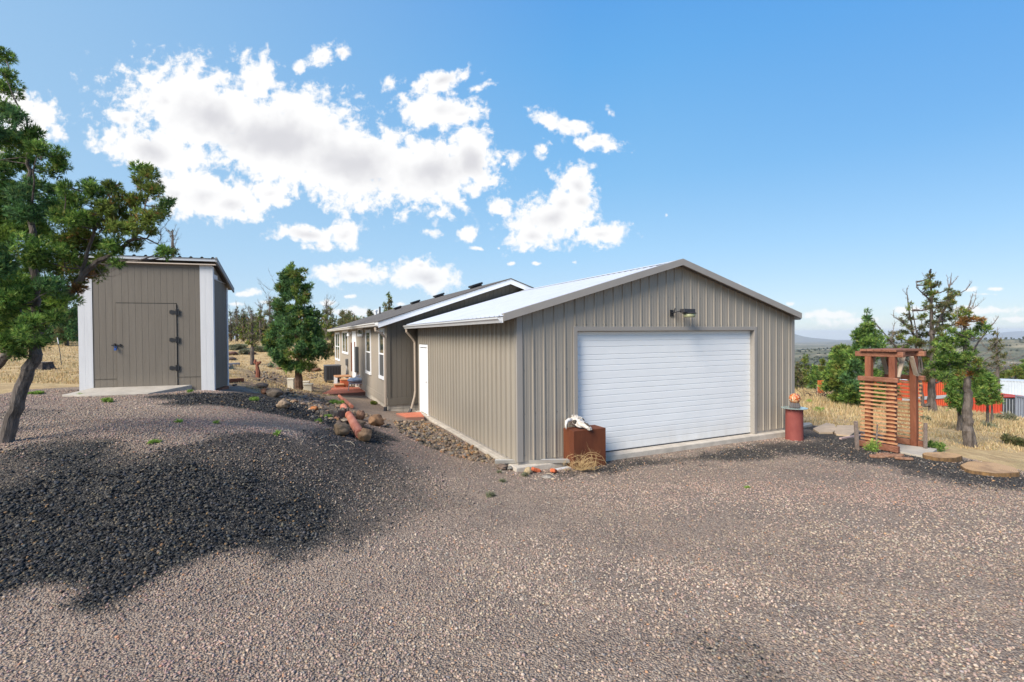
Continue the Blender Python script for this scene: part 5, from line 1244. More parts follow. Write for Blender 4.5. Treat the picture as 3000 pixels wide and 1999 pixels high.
# ---- big juniper at the left edge -----------------------------------
A = [(12,165,34),(30,262,42),(22,315,34),(45,345,30),(14,330,34),(10,215,22),
 (18,415,48),(60,425,42),(95,395,32),(20,480,56),(112,435,34),(98,480,38),(165,455,34),(180,480,24),(150,500,32),(90,535,40),(150,560,28),(192,548,26),(60,560,40),(25,560,50),
 (22,610,62),(90,605,60),(150,600,50),(180,630,42),(60,670,64),(125,665,58),(20,700,60),(90,730,50),(160,700,46),(25,770,52),(85,790,44),(140,770,44),(190,740,36),
 (30,840,56),(95,850,52),(150,845,40),(60,900,58),(120,900,46),(30,950,56),(95,960,48),(150,905,30),(60,1000,42),(20,1000,44),(50,1040,22),(190,880,36),(160,930,30),(110,1000,30),
 (0,560,60),(-20,640,80),(-40,760,80),(-30,880,80),(-70,500,90),(-60,970,60),(-60,380,70)]
Bc = [(232,590,42),(285,558,36),(262,545,26),(330,545,28),(345,575,30),(310,600,40),(415,500,30),(440,515,26),(408,530,22),(440,560,30),(455,550,22),(395,590,34),(345,625,46),(425,635,40),(245,640,46),(290,660,48),(370,670,44),(215,690,44),(470,620,26),(500,592,18),(480,600,20),(448,676,22),(400,720,24),(205,760,40),(250,720,44),(295,712,44),(335,715,38),(250,785,36),(285,800,28),(215,815,30),(180,790,40),(345,765,22),(485,733,26),(505,742,14),(230,850,22,'rust'),(262,812,16,'rust'),(235,655,16,'rust'),(330,640,13,'rust'),(425,560,10,'rust'),(385,600,10,'rust'),(300,760,24),(190,650,40)]
YJ = 6.3
cl_ = [(a, b, c, None) for a, b, c in A] + [((c + ('olive' if (c[0]+c[1]) % 3 else 'green',)) if len(c) == 3 else c) for c in Bc]
cl2 = []
rj = random.Random(8)
for c in cl_:
    q9 = rj.random(); p_ = c[3] or ('green' if q9 < .55 else 'lime' if q9 < .85 else 'blue')
    cl2.append((c[0], c[1], c[2]*1.05, p_, rj.uniform(-.65,.65) if c[0] < 200 else rj.uniform(-.35,.35)))
cl2 = [c for c in cl2]
tj = tree('juniper_tree', 'large leaning juniper at the left picture edge before the shed', (2, 1330), YJ,
     [(38,1220),(75,1110),(103,1040),(112,960,.1),(105,880,.1),(98,800,.1),(96,720,.1),(88,620,.1),(86,540,.1),(84,440,.1)], cl2, .076, .02, .055, cover=.85, seed=21, limbs=True, group=None, rootflare=1.15,
     branches=[([(108,980,.05),(150,920,.1),(200,868,.05),(232,822,0),(255,794,0),(290,765,-.05),(330,745,-.05),(388,702,0),(420,665,.0),(460,632,.05)], .06, .012),
               ([(388,702,0),(430,700,0),(480,725,.05)], .014, .007), ([(388,702,0),(400,620,.05),(412,560,.05),(410,500,.05)], .016, .007),([(230,830,0),(262,720,0),(290,640,0),(310,580,0)], .03, .008),
               ([(-60,1110,.3),(0,1062,.3),(45,1020,.25),(90,985,.15),(150,900,.1)], .07, .03), ([(-60,1110,.3),(-120,1200,.3),(-160,1330,.3)], .07,.085),
               ([(0,469,0),(60,462,0),(110,462,0),(150,452,0)], .006, .003)],
     dead=[(250,810,370,775,0,.006),(150,930,212,900,0,.006),(212,905,214,885,0,.004),(400,500,378,485,0,.005),(470,700,500,640,0,.006),(480,735,470,668,.1,.005),(300,810,362,800,0,.004),(120,470,128,405,0,.005),(170,560,210,600,0,.004),(60,450,60,370,0,.004),(420,540,395,585,0,.005),(440,715,520,700,.1,.004)])

# ---- bushy juniper between shed and house -----------------------------
def cone_clumps(outline, Y, rg, n_, rpx=(14, 26), pal=('green','blue'), depth=1.0):
    """outline: (py, left px, right px) rows; clumps over the surface and inside of that solid"""
    out = []; ys = [o_[0] for o_ in outline]
    A_ = np.array(outline, float); w_ = (A_[:,2]-A_[:,1]).clip(2)
    cum = np.cumsum(np.interp(np.linspace(ys[0], ys[-1], 200), ys, w_)); cum /= cum[-1]; yy = np.linspace(ys[0], ys[-1], 200)
    for i in range(n_):
        y_ = float(np.interp(rg.uniform(), cum, yy)); l_ = np.interp(y_, ys, A_[:,1]); r_ = np.interp(y_, ys, A_[:,2])
        a_ = rg.uniform(0, 2*math.pi) if rg.uniform() < .45 else rg.uniform(1.08, 1.92)*math.pi; q_ = rg.uniform(.35, 1) ** .5; hw = (r_-l_)/2
        rp_ = min(rg.uniform(*rpx), max(6, hw*.8)); x_ = (l_+r_)/2 + math.cos(a_) * q_ * max(2, hw - rp_*.25)
        out.append((x_, y_, rp_, pal[int(rg.integers(0, len(pal)))], math.sin(a_) * q_ * hw * Y / F * depth))
    return out
rgx = np.random.default_rng(3)
cc = cone_clumps([(778,855,880),(800,825,900),(850,808,915),(900,800,930),(950,785,945),(1000,770,965),(1040,775,972),(1065,795,950),(1085,850,940)], 18.3, rgx, 210, (9,21), ('blue','green','blue','olive','blue'))
tree('bushy_juniper', 'dense bushy juniper standing between shed and house', (876,1142), 18.3, [(876,1120),(874,1060),(872,980),(868,880),(866,800)], cc, .135, .03, .12, cover=.66, seed=5, barkm=m_barkb, group=None, limbs=False, rootflare=1.25,
     dead=[(800,900,765,835,0,.012),(790,850,758,820,.2,.01),(820,860,790,800,.3,.01)])

# ---- right-hand group ---------------------------------------------------
cc = cone_clumps([(908,2538,2544),(940,2515,2560),(980,2505,2582),(1020,2490,2600),(1060,2470,2620),(1100,2455,2640),(1150,2450,2645),(1180,2465,2620)], 22, rgx, 130, (10,22), ('green','blue','green'))
tree('pointed_juniper', 'tall pointed green juniper left of the arbor', (2545,1200), 22, [(2543,1150),(2541,1050),(2540,960),(2540,910)], cc, .12, .015, .15, cover=.62, seed=6, limbs=False, group='junipers beyond the yard on the right')
cc = cone_clumps([(1015,2460,2475),(1040,2430,2490),(1080,2415,2500),(1130,2410,2505),(1165,2420,2500),(1185,2440,2480)], 23, rgx, 70, (10,20), ('green','green','olive'))
tree('round_juniper', 'lower rounded green juniper left of the pointed juniper', (2462,1190), 23, [(2462,1140),(2460,1060)], cc, .11, .03, .15, cover=.62, seed=7, limbs=False, group='junipers beyond the yard on the right')
# big sparse juniper with bare upper limbs
cs = [(2726,812,8),(2722,832,11),(2735,840,8),(2712,846,6),(2728,862,9),(2745,835,7),(2716,862,6),(2722,880,7),(2738,878,6),(2742,858,6),(2778,850,6),(2790,862,8),(2782,875,8),(2802,862,6),(2772,880,8),(2760,893,9),(2775,895,10),(2792,885,6),(2712,892,6),(2730,900,7),(2748,900,6),(2660,905,5),(2655,922,6),(2665,935,7),(2650,950,7),(2640,938,5),(2670,960,8),(2655,975,9),(2668,890,4),(2640,975,6),(2712,905,7),(2735,920,6),(2758,912,7),(2750,930,7),(2706,930,9),(2720,950,8),(2740,945,8),(2760,935,9),(2775,925,8),(2785,910,7),(2790,935,7),(2768,960,9),(2750,972,9),(2700,960,10),(2720,980,9),(2690,985,11),(2705,1005,12),(2670,1000,13),(2640,990,10),(2620,980,9),(2610,1000,10),(2640,1020,14),(2665,1040,15),(2700,1035,15),(2740,1000,10),(2760,990,9),(2780,1000,10),(2740,1030,12),(2720,1060,16),(2690,1075,18),(2730,1095,18),(2700,1110,15),(2755,1070,14),(2760,1110,12),(2620,1030,12),(2625,1060,12),(2650,1085,12),(2676,1108,12),(2790,975,7),(2800,950,6)]
cs = [(a, b, c*1.4, 'dull' if (i*7) % 10 < 6 else 'olive') for i, (a, b, c) in enumerate(cs)]
tree('sparse_juniper', 'tallest sparse juniper with bare spiky upper limbs behind the arbor', (2730,1205), 24, [(2730,1160),(2731,1060),(2730,990),(2729,930),(2727,860),(2726,805)], cs, .145, .025, .12, cover=.75, seed=8, spread=.5, group='junipers beyond the yard on the right',
     branches=[([(2730,990,0),(2752,940,.2),(2772,895,.3),(2780,850,.3),(2786,815,.3)], .09, .02), ([(2772,895,.3),(2800,865,.3),(2830,850,.4),(2848,826,.5)], .05,.01), ([(2727,880,0),(2705,862,-.3),(2685,842,-.5),(2686,826,-.5)], .05,.01), ([(2705,1190,0),(2697,1120,0),(2690,1050,0),(2672,960,0),(2660,890,0),(2657,845,0)], .10,.015), ([(2705,1100,0),(2690,1000,0),(2676,930,0),(2670,880,0)], .05,.012), ([(2660,1060,0),(2610,1000,-.5),(2580,965,-.8),(2560,940,-1)], .06,.01),([(2730,980,0),(2760,955,.4),(2762,935,.4)],.05,.02)],
     dead=[(2780,840,2776,812,.3,.03),(2786,835,2806,812,.3,.03),(2786,815,2788,802,.3,.02),(2726,815,2742,800,0,.025),(2720,830,2705,805,0,.02),(2830,850,2842,826,.5,.02),(2690,845,2684,825,-.5,.02),(2660,880,2645,850,0,.02),(2657,850,2662,838,0,.02),(2580,965,2562,940,-.8,.03),(2610,1000,2620,950,-.5,.03),(2650,945,2618,925,0,.03),(2618,930,2618,912,0,.02),(2600,990,2575,975,-.5,.02),(2760,905,2790,890,.2,.02),(2740,1000,2780,960,.3,.03),(2700,940,2686,905,0,.02),(2780,960,2800,940,.3,.02),(2640,1070,2570,1020,-.5,.03)])
# bird on its tip
a_ = pt(2725, 797, 24); bo = thing('bird', 'small dark bird perched on the tip of the tallest juniper', 'bird', a_)
V = ICO2[0] * np.array([.06,.05,.10]); npmesh('bird_body', V, ICO2[1], m_black, bo, smooth=True); hd_ = npmesh('bird_head', ICO1[0]*.042 + np.array([.03,0,.11]), ICO1[1], m_black, bo, smooth=True); MB().beam((-.02,0,-.06),(-.06,0,-.18),.04,.02).build('tail', m_black, bo)
# juniper with thick gnarled trunk, nearest on the right
cs = [(2820,912,12,'olive'),(2835,918,10,'olive'),(2812,928,12,'olive'),(2828,940,12,'rust'),(2845,935,9,'rust'),(2870,938,8,'rust'),(2880,938,6,'rust'),(2815,950,9,'rust'),(2830,955,8,'rust'),(2860,932,7,'olive'),(2878,955,12),(2890,962,10),(2868,965,9),(2850,970,9),(2790,970,9),(2800,985,12),(2826,985,14),(2845,985,12),(2860,980,8),(2760,985,12,'olive'),(2772,995,12),(2800,1005,16),(2830,1010,16),(2755,1015,14),(2775,1020,18),(2745,1050,16),(2770,1050,20),(2800,1045,20),(2830,1045,18),(2850,1030,10),(2735,1075,14),(2760,1080,20),(2795,1075,20),(2825,1080,18),(2855,1060,14,'olive'),(2745,1100,12),(2775,1105,14),(2810,1100,12,'olive'),(2860,1085,14),(2875,1060,10),(2850,1100,10,'rust'),(2830,1095,9,'rust'),(2878,1095,8)]
tree('gnarled_juniper', 'juniper with a thick gnarled trunk and rusty top at the right', (2840,1306), 11.4, [(2836,1260),(2832,1200),(2834,1140),(2830,1080),(2828,1000),(2824,930)], [(c[0], c[1], c[2]*1.3) + tuple(c[3:]) for c in cs], .09, .02, .085, cover=.7, seed=9, spread=.6, group='junipers beyond the yard on the right', rootflare=1.5,
     branches=[([(2830,1060,0),(2868,1000,.1),(2905,955,.2),(2925,928,.3)], .03,.006), ([(2824,940,0),(2838,900,0),(2850,860,0)], .02,.005), ([(2830,1090,0),(2880,1060,-.2),(2940,1020,-.3)], .025,.006)],
     dead=[(2845,905,2860,860,0,.012),(2850,905,2880,880,.1,.01),(2895,958,2925,930,.2,.012),(2838,905,2846,870,0,.01),(2806,960,2805,905,0,.01),(2880,1060,2980,1050,-.3,.012),(2860,1080,2960,1075,-.2,.01),(2850,1050,2920,1000,0,.01),(2836,1000,2890,980,0,.01)])
# small junipers under and behind it
tree('small_juniper', 'small bright green juniper left of the gnarled trunk', (2810,1258), 14.5, [(2810,1230),(2811,1180),(2812,1130)], cone_clumps([(1100,2790,2830),(1130,2770,2835),(1160,2755,2835),(1190,2770,2840),(1208,2790,2830)], 14.5, rgx, 38, (9,17), ('green',)), .05, .02, .11, cover=.62, seed=31, limbs=False, group='small junipers beside the gnarled trunk')
tree('small_juniper', 'small green juniper right of the gnarled trunk', (2893,1245), 17, [(2893,1220),(2893,1150)], cone_clumps([(1100,2850,2900),(1130,2845,2930),(1160,2850,2935),(1185,2870,2930)], 17, rgx, 44, (9,16), ('green',)), .05, .02, .12, cover=.62, seed=32, limbs=False, group='small junipers beside the gnarled trunk')
tree('small_juniper', 'small juniper with rusty lower twigs near the red container', (2906,1232), 20, [(2906,1210),(2905,1170)], [(2905,1165,16,'rust'),(2900,1180,10,'rust'),(2910,1150,12,'green'),(2915,1140,12,'green')], .05, .02, .12, cover=.5, seed=33, limbs=False, group='small junipers beside the gnarled trunk')
tree('slender_juniper', 'slender grey-topped juniper near the right picture edge', (2925,1140), 26, [(2922,1080),(2920,1010),(2922,980)], [(a_,b_,c_,'dull') for a_,b_,c_ in [(2918,978,7),(2905,1000,9),(2928,1000,9),(2915,1015,10),(2932,1018,7),(2900,1025,8),(2920,1035,10),(2935,1045,9),(2910,1050,8),(2925,1065,9),(2900,1070,9),(2945,1040,7)]], .07,.02,.15, cover=.7, seed=34, group='junipers beyond the yard on the right', dead=[(2920,985,2922,962,0,.02),(2905,1100,2985,1060,0,.02),(2905,1110,2960,1040,0,.02),(2890,1020,2870,990,0,.02)])
bg_ = [ # far junipers down the slope on the right: px, base py, top py, half width, Y, pal, label
 (2336,1150,1062,20,38,'dull','dull juniper against the garage corner'),(2358,1146,1040,18,42,'olive','slim juniper next to the one at the garage corner'),(2385,1148,1062,22,40,'green','green juniper left of the rusty panel'),
 (2412,1120,1050,22,55,'olive','distant olive juniper above the rusty panel'),(2445,1100,1015,22,50,'olive','feathery juniper top showing above the rounded juniper'),(2485,1080,1008,20,52,'olive','second feathery juniper top left of the pointed juniper'),
 (2975,1115,1068,30,70,'olive','low olive juniper above the white container'),(2940,1112,1062,26,66,'olive','bushy olive juniper left of the white container top'),(3000,1120,1050,20,80,'green','green juniper cut by the right picture edge'),(2880,1118,1078,24,66,'dull','dull juniper behind the gnarled trunk crown'),(2830,1150,1090,30,60,'dull','dull juniper in front of the orange container'),(2590,1130,1060,26,60,'dull','dull juniper seen over the left slats of the arbor'),(2650,1150,1080,26,58,'olive','olive juniper seen through the arbor top')]
for i, (px_, pb_, ptp, hw, Y_, pl, lb) in enumerate(bg_):
    cc = cone_clumps([(ptp, px_-3, px_+3),(ptp+(pb_-ptp)*.3, px_-hw*.6, px_+hw*.6),(ptp+(pb_-ptp)*.65, px_-hw, px_+hw),(pb_-6, px_-hw*.7, px_+hw*.7)], Y_, rgx, 26, (5,10), (pl,))
    tree('juniper_tree', lb, (px_, pb_), Y_, [(px_+1,(pb_+ptp)/2),(px_,ptp+6)], cc, .12, .03, .22, cover=.6, seed=50+i, limbs=False, group='far junipers down the slope', zdrop=1.5)
# ---- treeline on the left / behind the house -----------------------------
tl = [ # px, base, top, halfwidth, Y, pal, dead?
 (738,1030,918,22,30,'olive','juniper with spreading green crown and thin stem left of the bushy juniper',1),
 (675,1004,918,14,55,'dull','thin greyish juniper close to the shed edge',1),(693,1006,905,14,58,'dull','second thin greyish juniper right of the shed',1),(712,1006,898,15,52,'olive','tallest thin juniper of the treeline beside the shed',1),
 (735,1004,900,16,50,'dull','tufted juniper behind the spreading one',1),(762,1004,885,16,48,'olive','tufted juniper just left of the bushy juniper crown',1),(790,1000,870,20,46,'dull','bare-topped juniper behind the bushy juniper',1),
 (957,1000,878,22,44,'olive','tall airy juniper right of the bushy juniper',1),(1002,960,908,12,70,'dull','first small juniper rising over the house roof end',0),(1022,955,915,8,72,'dull','second small juniper rising over the house roof end',0),
 (1138,925,860,14,60,'olive','round-headed juniper rising above the house roof',0),(1085,940,910,8,75,'dull','tiny juniper top above the house roof',0),
 (930,1040,960,22,36,'green','green juniper low behind the bushy juniper on its right',0),(815,1050,940,26,34,'olive','yellow-green juniper partly behind the bushy juniper',0),(972,1050,985,16,34,'dull','short juniper at the far house corner',0),
 (40,1020,760,60,38,'blue','dark juniper far left behind the leaning one',0),(130,1022,790,55,36,'blue','dark juniper left of the shed',0),(195,1024,830,45,34,'blue','dark low juniper touching the shed left edge',0),(-40,1020,700,60,40,'blue','dark juniper at the very left edge',0),
 (505,760,668,16,30,'dull','bare twiggy treetop showing above the shed roof',2)]
for i, (px_, pb_, ptp, hw, Y_, pl, lb, dd) in enumerate(tl):
    n_c = 40 if hw > 30 else 24
    H_ = pb_ - ptp
    pls = (pl, 'dull') if pl != 'blue' else ('blue','blue','dull')
    k_ = 1.0 if dd == 0 else .45
    cc = cone_clumps([(ptp, px_-3, px_+3),(ptp+H_*.25, px_-hw*.7, px_+hw*.7),(ptp+H_*.6, px_-hw, px_+hw),(pb_-H_*.12, px_-hw*.8, px_+hw*.8)], Y_, rgx, n_c if dd < 2 else 5, (hw*.2, hw*.42) if dd < 2 else (3,5), pls)
    de = ()
    if dd:
        rr = random.Random(i); de = [(px_+rr.uniform(-.5,.5)*hw, ptp+rr.uniform(.1,.7)*H_, px_+rr.uniform(-1.6,1.6)*hw, ptp+rr.uniform(-.1,.35)*H_, rr.uniform(-.5,.5), .0006*Y_) for _ in range(9)]
    tree('juniper_tree', lb, (px_, pb_), Y_, [(px_+1,(pb_+ptp)/2),(px_,ptp+4)], cc, .0022*Y_+.03, .02, .0055*Y_, cover=.55*k_+.1, seed=80+i, limbs=dd > 0, group='junipers of the treeline behind', zdrop=.8 if Y_ < 60 else 2, dead=de)
# ---- plants -----------------------------------------------------------
def plant(px, py, rpx, hpx, pal, label, name='weed', leaf=.05, cover=.8, group='green weeds in the gravel', cat='weed', seed=1):
    g0 = ground_at(px, py); r_ = rpx * g0.y / F; h_ = hpx * g0.y / F
    rg = np.random.default_rng(seed); cl = []
    for k in range(6): cl.append((Vector((rg.uniform(-.6,.6)*r_, rg.uniform(-.5,.5)*r_, h_*rg.uniform(.2,.6))), r_*rg.uniform(.4,.65), pal, h_/max(r_,1e-3)*.8))
    o_ = foliage(name, cl, leaf, cover, None, rg); o_.location = g0
    return tag(o_, label, cat, group)
plant(1478,1358,10,8,'weed','green weed at the left end of the loose gutter',seed=1); plant(1438,1456,16,7,'sage','pale grey-green weed standing alone in open gravel',seed=2); plant(1475,1413,11,6,'sage','tiny silver weed nearest the jagged rock',seed=3,leaf=.03)
plant(1535,1398,11,9,'sage','silvery weed tuft in front of the jagged rock',seed=4,leaf=.04); plant(1462,1388,8,6,'sage','faint sage weed near the stones at the corner',seed=14,leaf=.03)
plant(813,1278,9,11,'weed','bright green weed on the black gravel rim below the bank',seed=5); plant(525,1240,9,6,'weed','bright green weed in the middle of the mauve plateau',seed=6,leaf=.04); plant(632,1242,7,6,'weed','small green weed right of the plateau weed',seed=7,leaf=.04); plant(318,1180,14,12,'weed','leafy green weed at the shed pad edge',seed=8)
plant(745,1176,12,8,'weed','green weed near the rounded tan boulder',seed=9); plant(962,1226,11,7,'weed','yellow-green weed among stones by the bark stump',seed=10,leaf=.05); plant(932,1238,10,8,'weed','green weed just below the red broken rock',seed=11); plant(450,1298,16,5,'weed','low green strip of weed on the mound crest',seed=12,leaf=.03)
plant(1083,1160,10,12,'weed','green weed at the house foundation',seed=13); plant(1095,1186,12,10,'olive','scruffy weed closer to the house corner',seed=15); plant(985,1185,26,12,'weed','wide weedy patch around the small red logs',seed=16,cover=.35)
plant(240,1160,16,5,'weed','flat green weeds at the shed left corner',seed=17,leaf=.04); plant(555,1150,8,6,'weed','small weed at the shed right front',seed=18,leaf=.04); plant(110,1155,22,5,'weed','green weeds at the edge of the field left',seed=19,leaf=.04); plant(2190,1432,8,4,'weed','faint lone weed in the open gravel at right',seed=20,leaf=.03)
SG = 'grass and sage clumps in the field'
plant(2395,1210,14,14,'weed','green tuft in dry grass beyond the pillar','grass_tuft',.12,.5,SG,'grass tuft',21); plant(2972,1305,34,28,'dull','grey-green sage shrub at the right picture edge','shrub',.07,.8,None,'shrub',22); plant(2955,1240,32,34,'sage','pale green bunch grass right of the gnarled trunk','grass_tuft',.16,.4,SG,'grass tuft',23)
plant(2895,1255,16,16,'sage','pale grass tuft beside the gnarled trunk','grass_tuft',.12,.4,SG,'grass tuft',24); plant(2372,1182,10,9,'weed','small green tuft near the brush pile','grass_tuft',.12,.5,SG,'grass tuft',25); plant(2712,1235,16,16,'sage','pale tuft behind the right stake','grass_tuft',.1,.4,SG,'grass tuft',26)
plant(2552,1325,24,40,'weed','leafy green rose bush against the arbor left side','rose_bush',.05,.45,'rose bushes by the arbor','bush',27); plant(2548,1300,14,66,'olive','tall thin climbing shoots on the arbor left side','climbing_plant',.05,.18,None,'climbing plant',28); plant(2740,1322,24,36,'green','leafy rose bush right of the arbor','rose_bush',.05,.5,'rose bushes by the arbor','bush',29); plant(2660,1305,12,20,'weed','small green shoot inside the arbor','shoot',.04,.4,None,'shoot',30)
for i, (a_, b_, c_, d_, lb) in enumerate([(690,1025,34,12,'grey-green sage strip just right of the shed'),(760,1032,30,16,'sage brush under the spreading juniper'),(835,1015,30,12,'sage brush left behind the bushy juniper'),(722,1040,24,14,'sage clump on the slope left'),(800,1120,0,0,'')][:4]):
    plant(a_, b_, c_, d_, 'sage', lb, 'sagebrush', .14, .7, 'sagebrush on the far slope', 'shrub', 60+i)
# dark brush pile
g0 = ground_at(2440, 1172); rr = random.Random(12); bp_ = MB()
for k in range(90):
    q_ = Vector((rr.gauss(0,.75), rr.gauss(0,.4), abs(rr.gauss(0,.12)))); d_ = Vector((rr.uniform(-1,1), rr.uniform(-.6,.6), rr.uniform(-.1,.5)))
    twigs(bp_, q_, d_, rr.uniform(.5,1.2), rr, 0, .022)
tag(bp_.build('brush_pile', mat('brush_dark', (.055,.04,.035), .95), loc=g0), 'dark pile of cut branches under the rounded juniper', 'brush pile')
# tumbleweed by the steel box
g0 = ground_at(1712, 1384); rr = random.Random(6); tw = MB()
for k in range(28):
    a_ = rr.uniform(0, 6.28); c0 = Vector((.14 if rr.random() < .7 else -.12, 0, .03)); R_ = rr.uniform(.10,.27); ph = rr.uniform(0, 6.28); tl_ = rr.uniform(.1,1.2)
    P_ = [c0 + Vector((R_*math.cos(ph + t_*.5), R_*math.sin(ph+t_*.5)*math.cos(tl_)*.7, abs(R_*math.sin(ph+t_*.5)*math.sin(tl_))*1.2 + .01)) for t_ in range(5)]
    tw.tube([p_ + Vector((rr.uniform(-.02,.02),)*3) for p_ in P_], rr.uniform(.0016,.0034), 4, cap=False)
for k in range(56):
    d_ = Vector((rr.uniform(-1,1), rr.uniform(-.7,.4), rr.uniform(-.02,.6))); twigs(tw, (rr.uniform(-.15,.2),0,.03), d_, rr.uniform(.15,.38), rr, 1, .003)
tag(tw.build('tumbleweed', mat('straw_twig', (.52,.36,.17), .85, var=.2), loc=g0), 'dry golden tumbleweed at the foot of the steel box', 'tumbleweed')
# scattered dry sticks
for i, (x0_, y0_, x1_, y1_, lb) in enumerate([(938,1288,962,1282,'curved pale twig on dark gravel left of the boulders'),(1010,1295,1040,1308,'thin pale twig below the boulders'),(965,1308,990,1316,'small pale twig left of the thin one'),(832,1266,850,1270,'short tan twig on the mauve plateau'),(1600,1392,1628,1402,'grey stick before the steel box')]):
    a_ = ground_at(x0_, y0_) + Vector((0,0,.012)); b_ = ground_at(x1_, y1_) + Vector((0,0,.012)); rr = random.Random(i)
    o_ = MB().tube(wob([a_, a_.lerp(b_, .5) + Vector((0,.05,.02)), b_], rr, .006, 3), [.006,.007,.006,.006,.005,.004,.003], 5).build('twig', mat('pale_twig', (.45,.38,.28), .9)); tag(o_, lb, 'twig', 'pale twigs on the gravel')
# far woodland in the valley (stuff)
rgw = np.random.default_rng(44); n_ = 5200
rr_ = np.exp(rgw.uniform(np.log(75), np.log(3200), n_)); an = np.radians(rgw.uniform(24, 52, n_)); X_ = rr_*np.sin(an); Y_ = rr_*np.cos(an)
dn = fbm(X_/120, Y_/120, 4, 70); k = dn > rgw.uniform(-.45, .25, n_); X_, Y_, rr_ = X_[k], Y_[k], rr_[k]
tag(stones('far_woodland', X_, Y_, rgw.uniform(2.2,4.8,len(X_))*(1+rr_/2500), palette(len(X_), [(.04,.055,.028),(.06,.07,.03),(.03,.04,.022),(.10,.10,.045)], [3,3,3,1]), leafm, base=ICO1, jit=.25, flat=(.8,1.2), sink=.3), 'dark junipers scattered over the far valley', None, None, 'stuff')
n_ = 2400; rr_ = np.exp(rgw.uniform(np.log(52), np.log(140), n_)); an = np.radians(rgw.uniform(-52, -12, n_)); X_ = rr_*np.sin(an); Y_ = rr_*np.cos(an); k = rgw.uniform(0,1,n_) < .10; X_, Y_ = X_[k], Y_[k]
cl = [(Vector((x_, y_, float(zf(x_, y_)[0]) + 1.0 + q_*.9)), rgw.uniform(.7,1.3), 'dull' if rgw.uniform() < .7 else 'olive', 1.3) for x_, y_ in zip(X_, Y_) for q_ in range(2)]
tag(foliage('far_thicket', cl, .35, .35, None, rgw), 'hazy thicket of junipers behind the dry field', None, None, 'stuff')
EXPO = 0.85
# ------------------------------------------------------------------ world: sky + clouds laid out by direction
SUN_DIR = Vector((-.52, -.56, .62)).normalized()
el = math.asin(SUN_DIR.z); az = math.atan2(SUN_DIR.x, SUN_DIR.y)
w = bpy.data.worlds.new('World'); scene.world = w; w.use_nodes = True
n = w.node_tree.nodes; l = w.node_tree.links; bg = n['Background']
SKY_S = .11
bg.inputs['Strength'].default_value = SKY_S
sk = n.new('ShaderNodeTexSky'); sk.sky_type = 'NISHITA'; sk.sun_disc = False
sk.sun_elevation = el; sk.sun_rotation = az; sk.altitude = 1200; sk.air_density = 1.0; sk.dust_density = .6; sk.ozone_density = 1.5
tc = n.new('ShaderNodeTexCoord'); sp = n.new('ShaderNodeSeparateXYZ'); l.new(tc.outputs['Generated'], sp.inputs[0])
ay = math_('MAXIMUM', sp.outputs[1], .02)
U = math_('DIVIDE', sp.outputs[0], ay); Vv = math_('DIVIDE', sp.outputs[2], ay)
cmb = n.new('ShaderNodeCombineXYZ'); l.new(U, cmb.inputs[0]); l.new(Vv, cmb.inputs[1])
def wn(scale, detail, rough, vec, dist=0., off=0.):
    t = n.new('ShaderNodeTexNoise'); t.inputs['Scale'].default_value = scale; t.inputs['Detail'].default_value = detail
    t.inputs['Roughness'].default_value = rough; t.inputs['Distortion'].default_value = dist
    if off:
        mp = n.new('ShaderNodeMapping'); mp.inputs['Location'].default_value = (off, off*1.7, 0); l.new(vec, mp.inputs[0]); vec = mp.outputs[0]
    l.new(vec, t.inputs['Vector']); return t
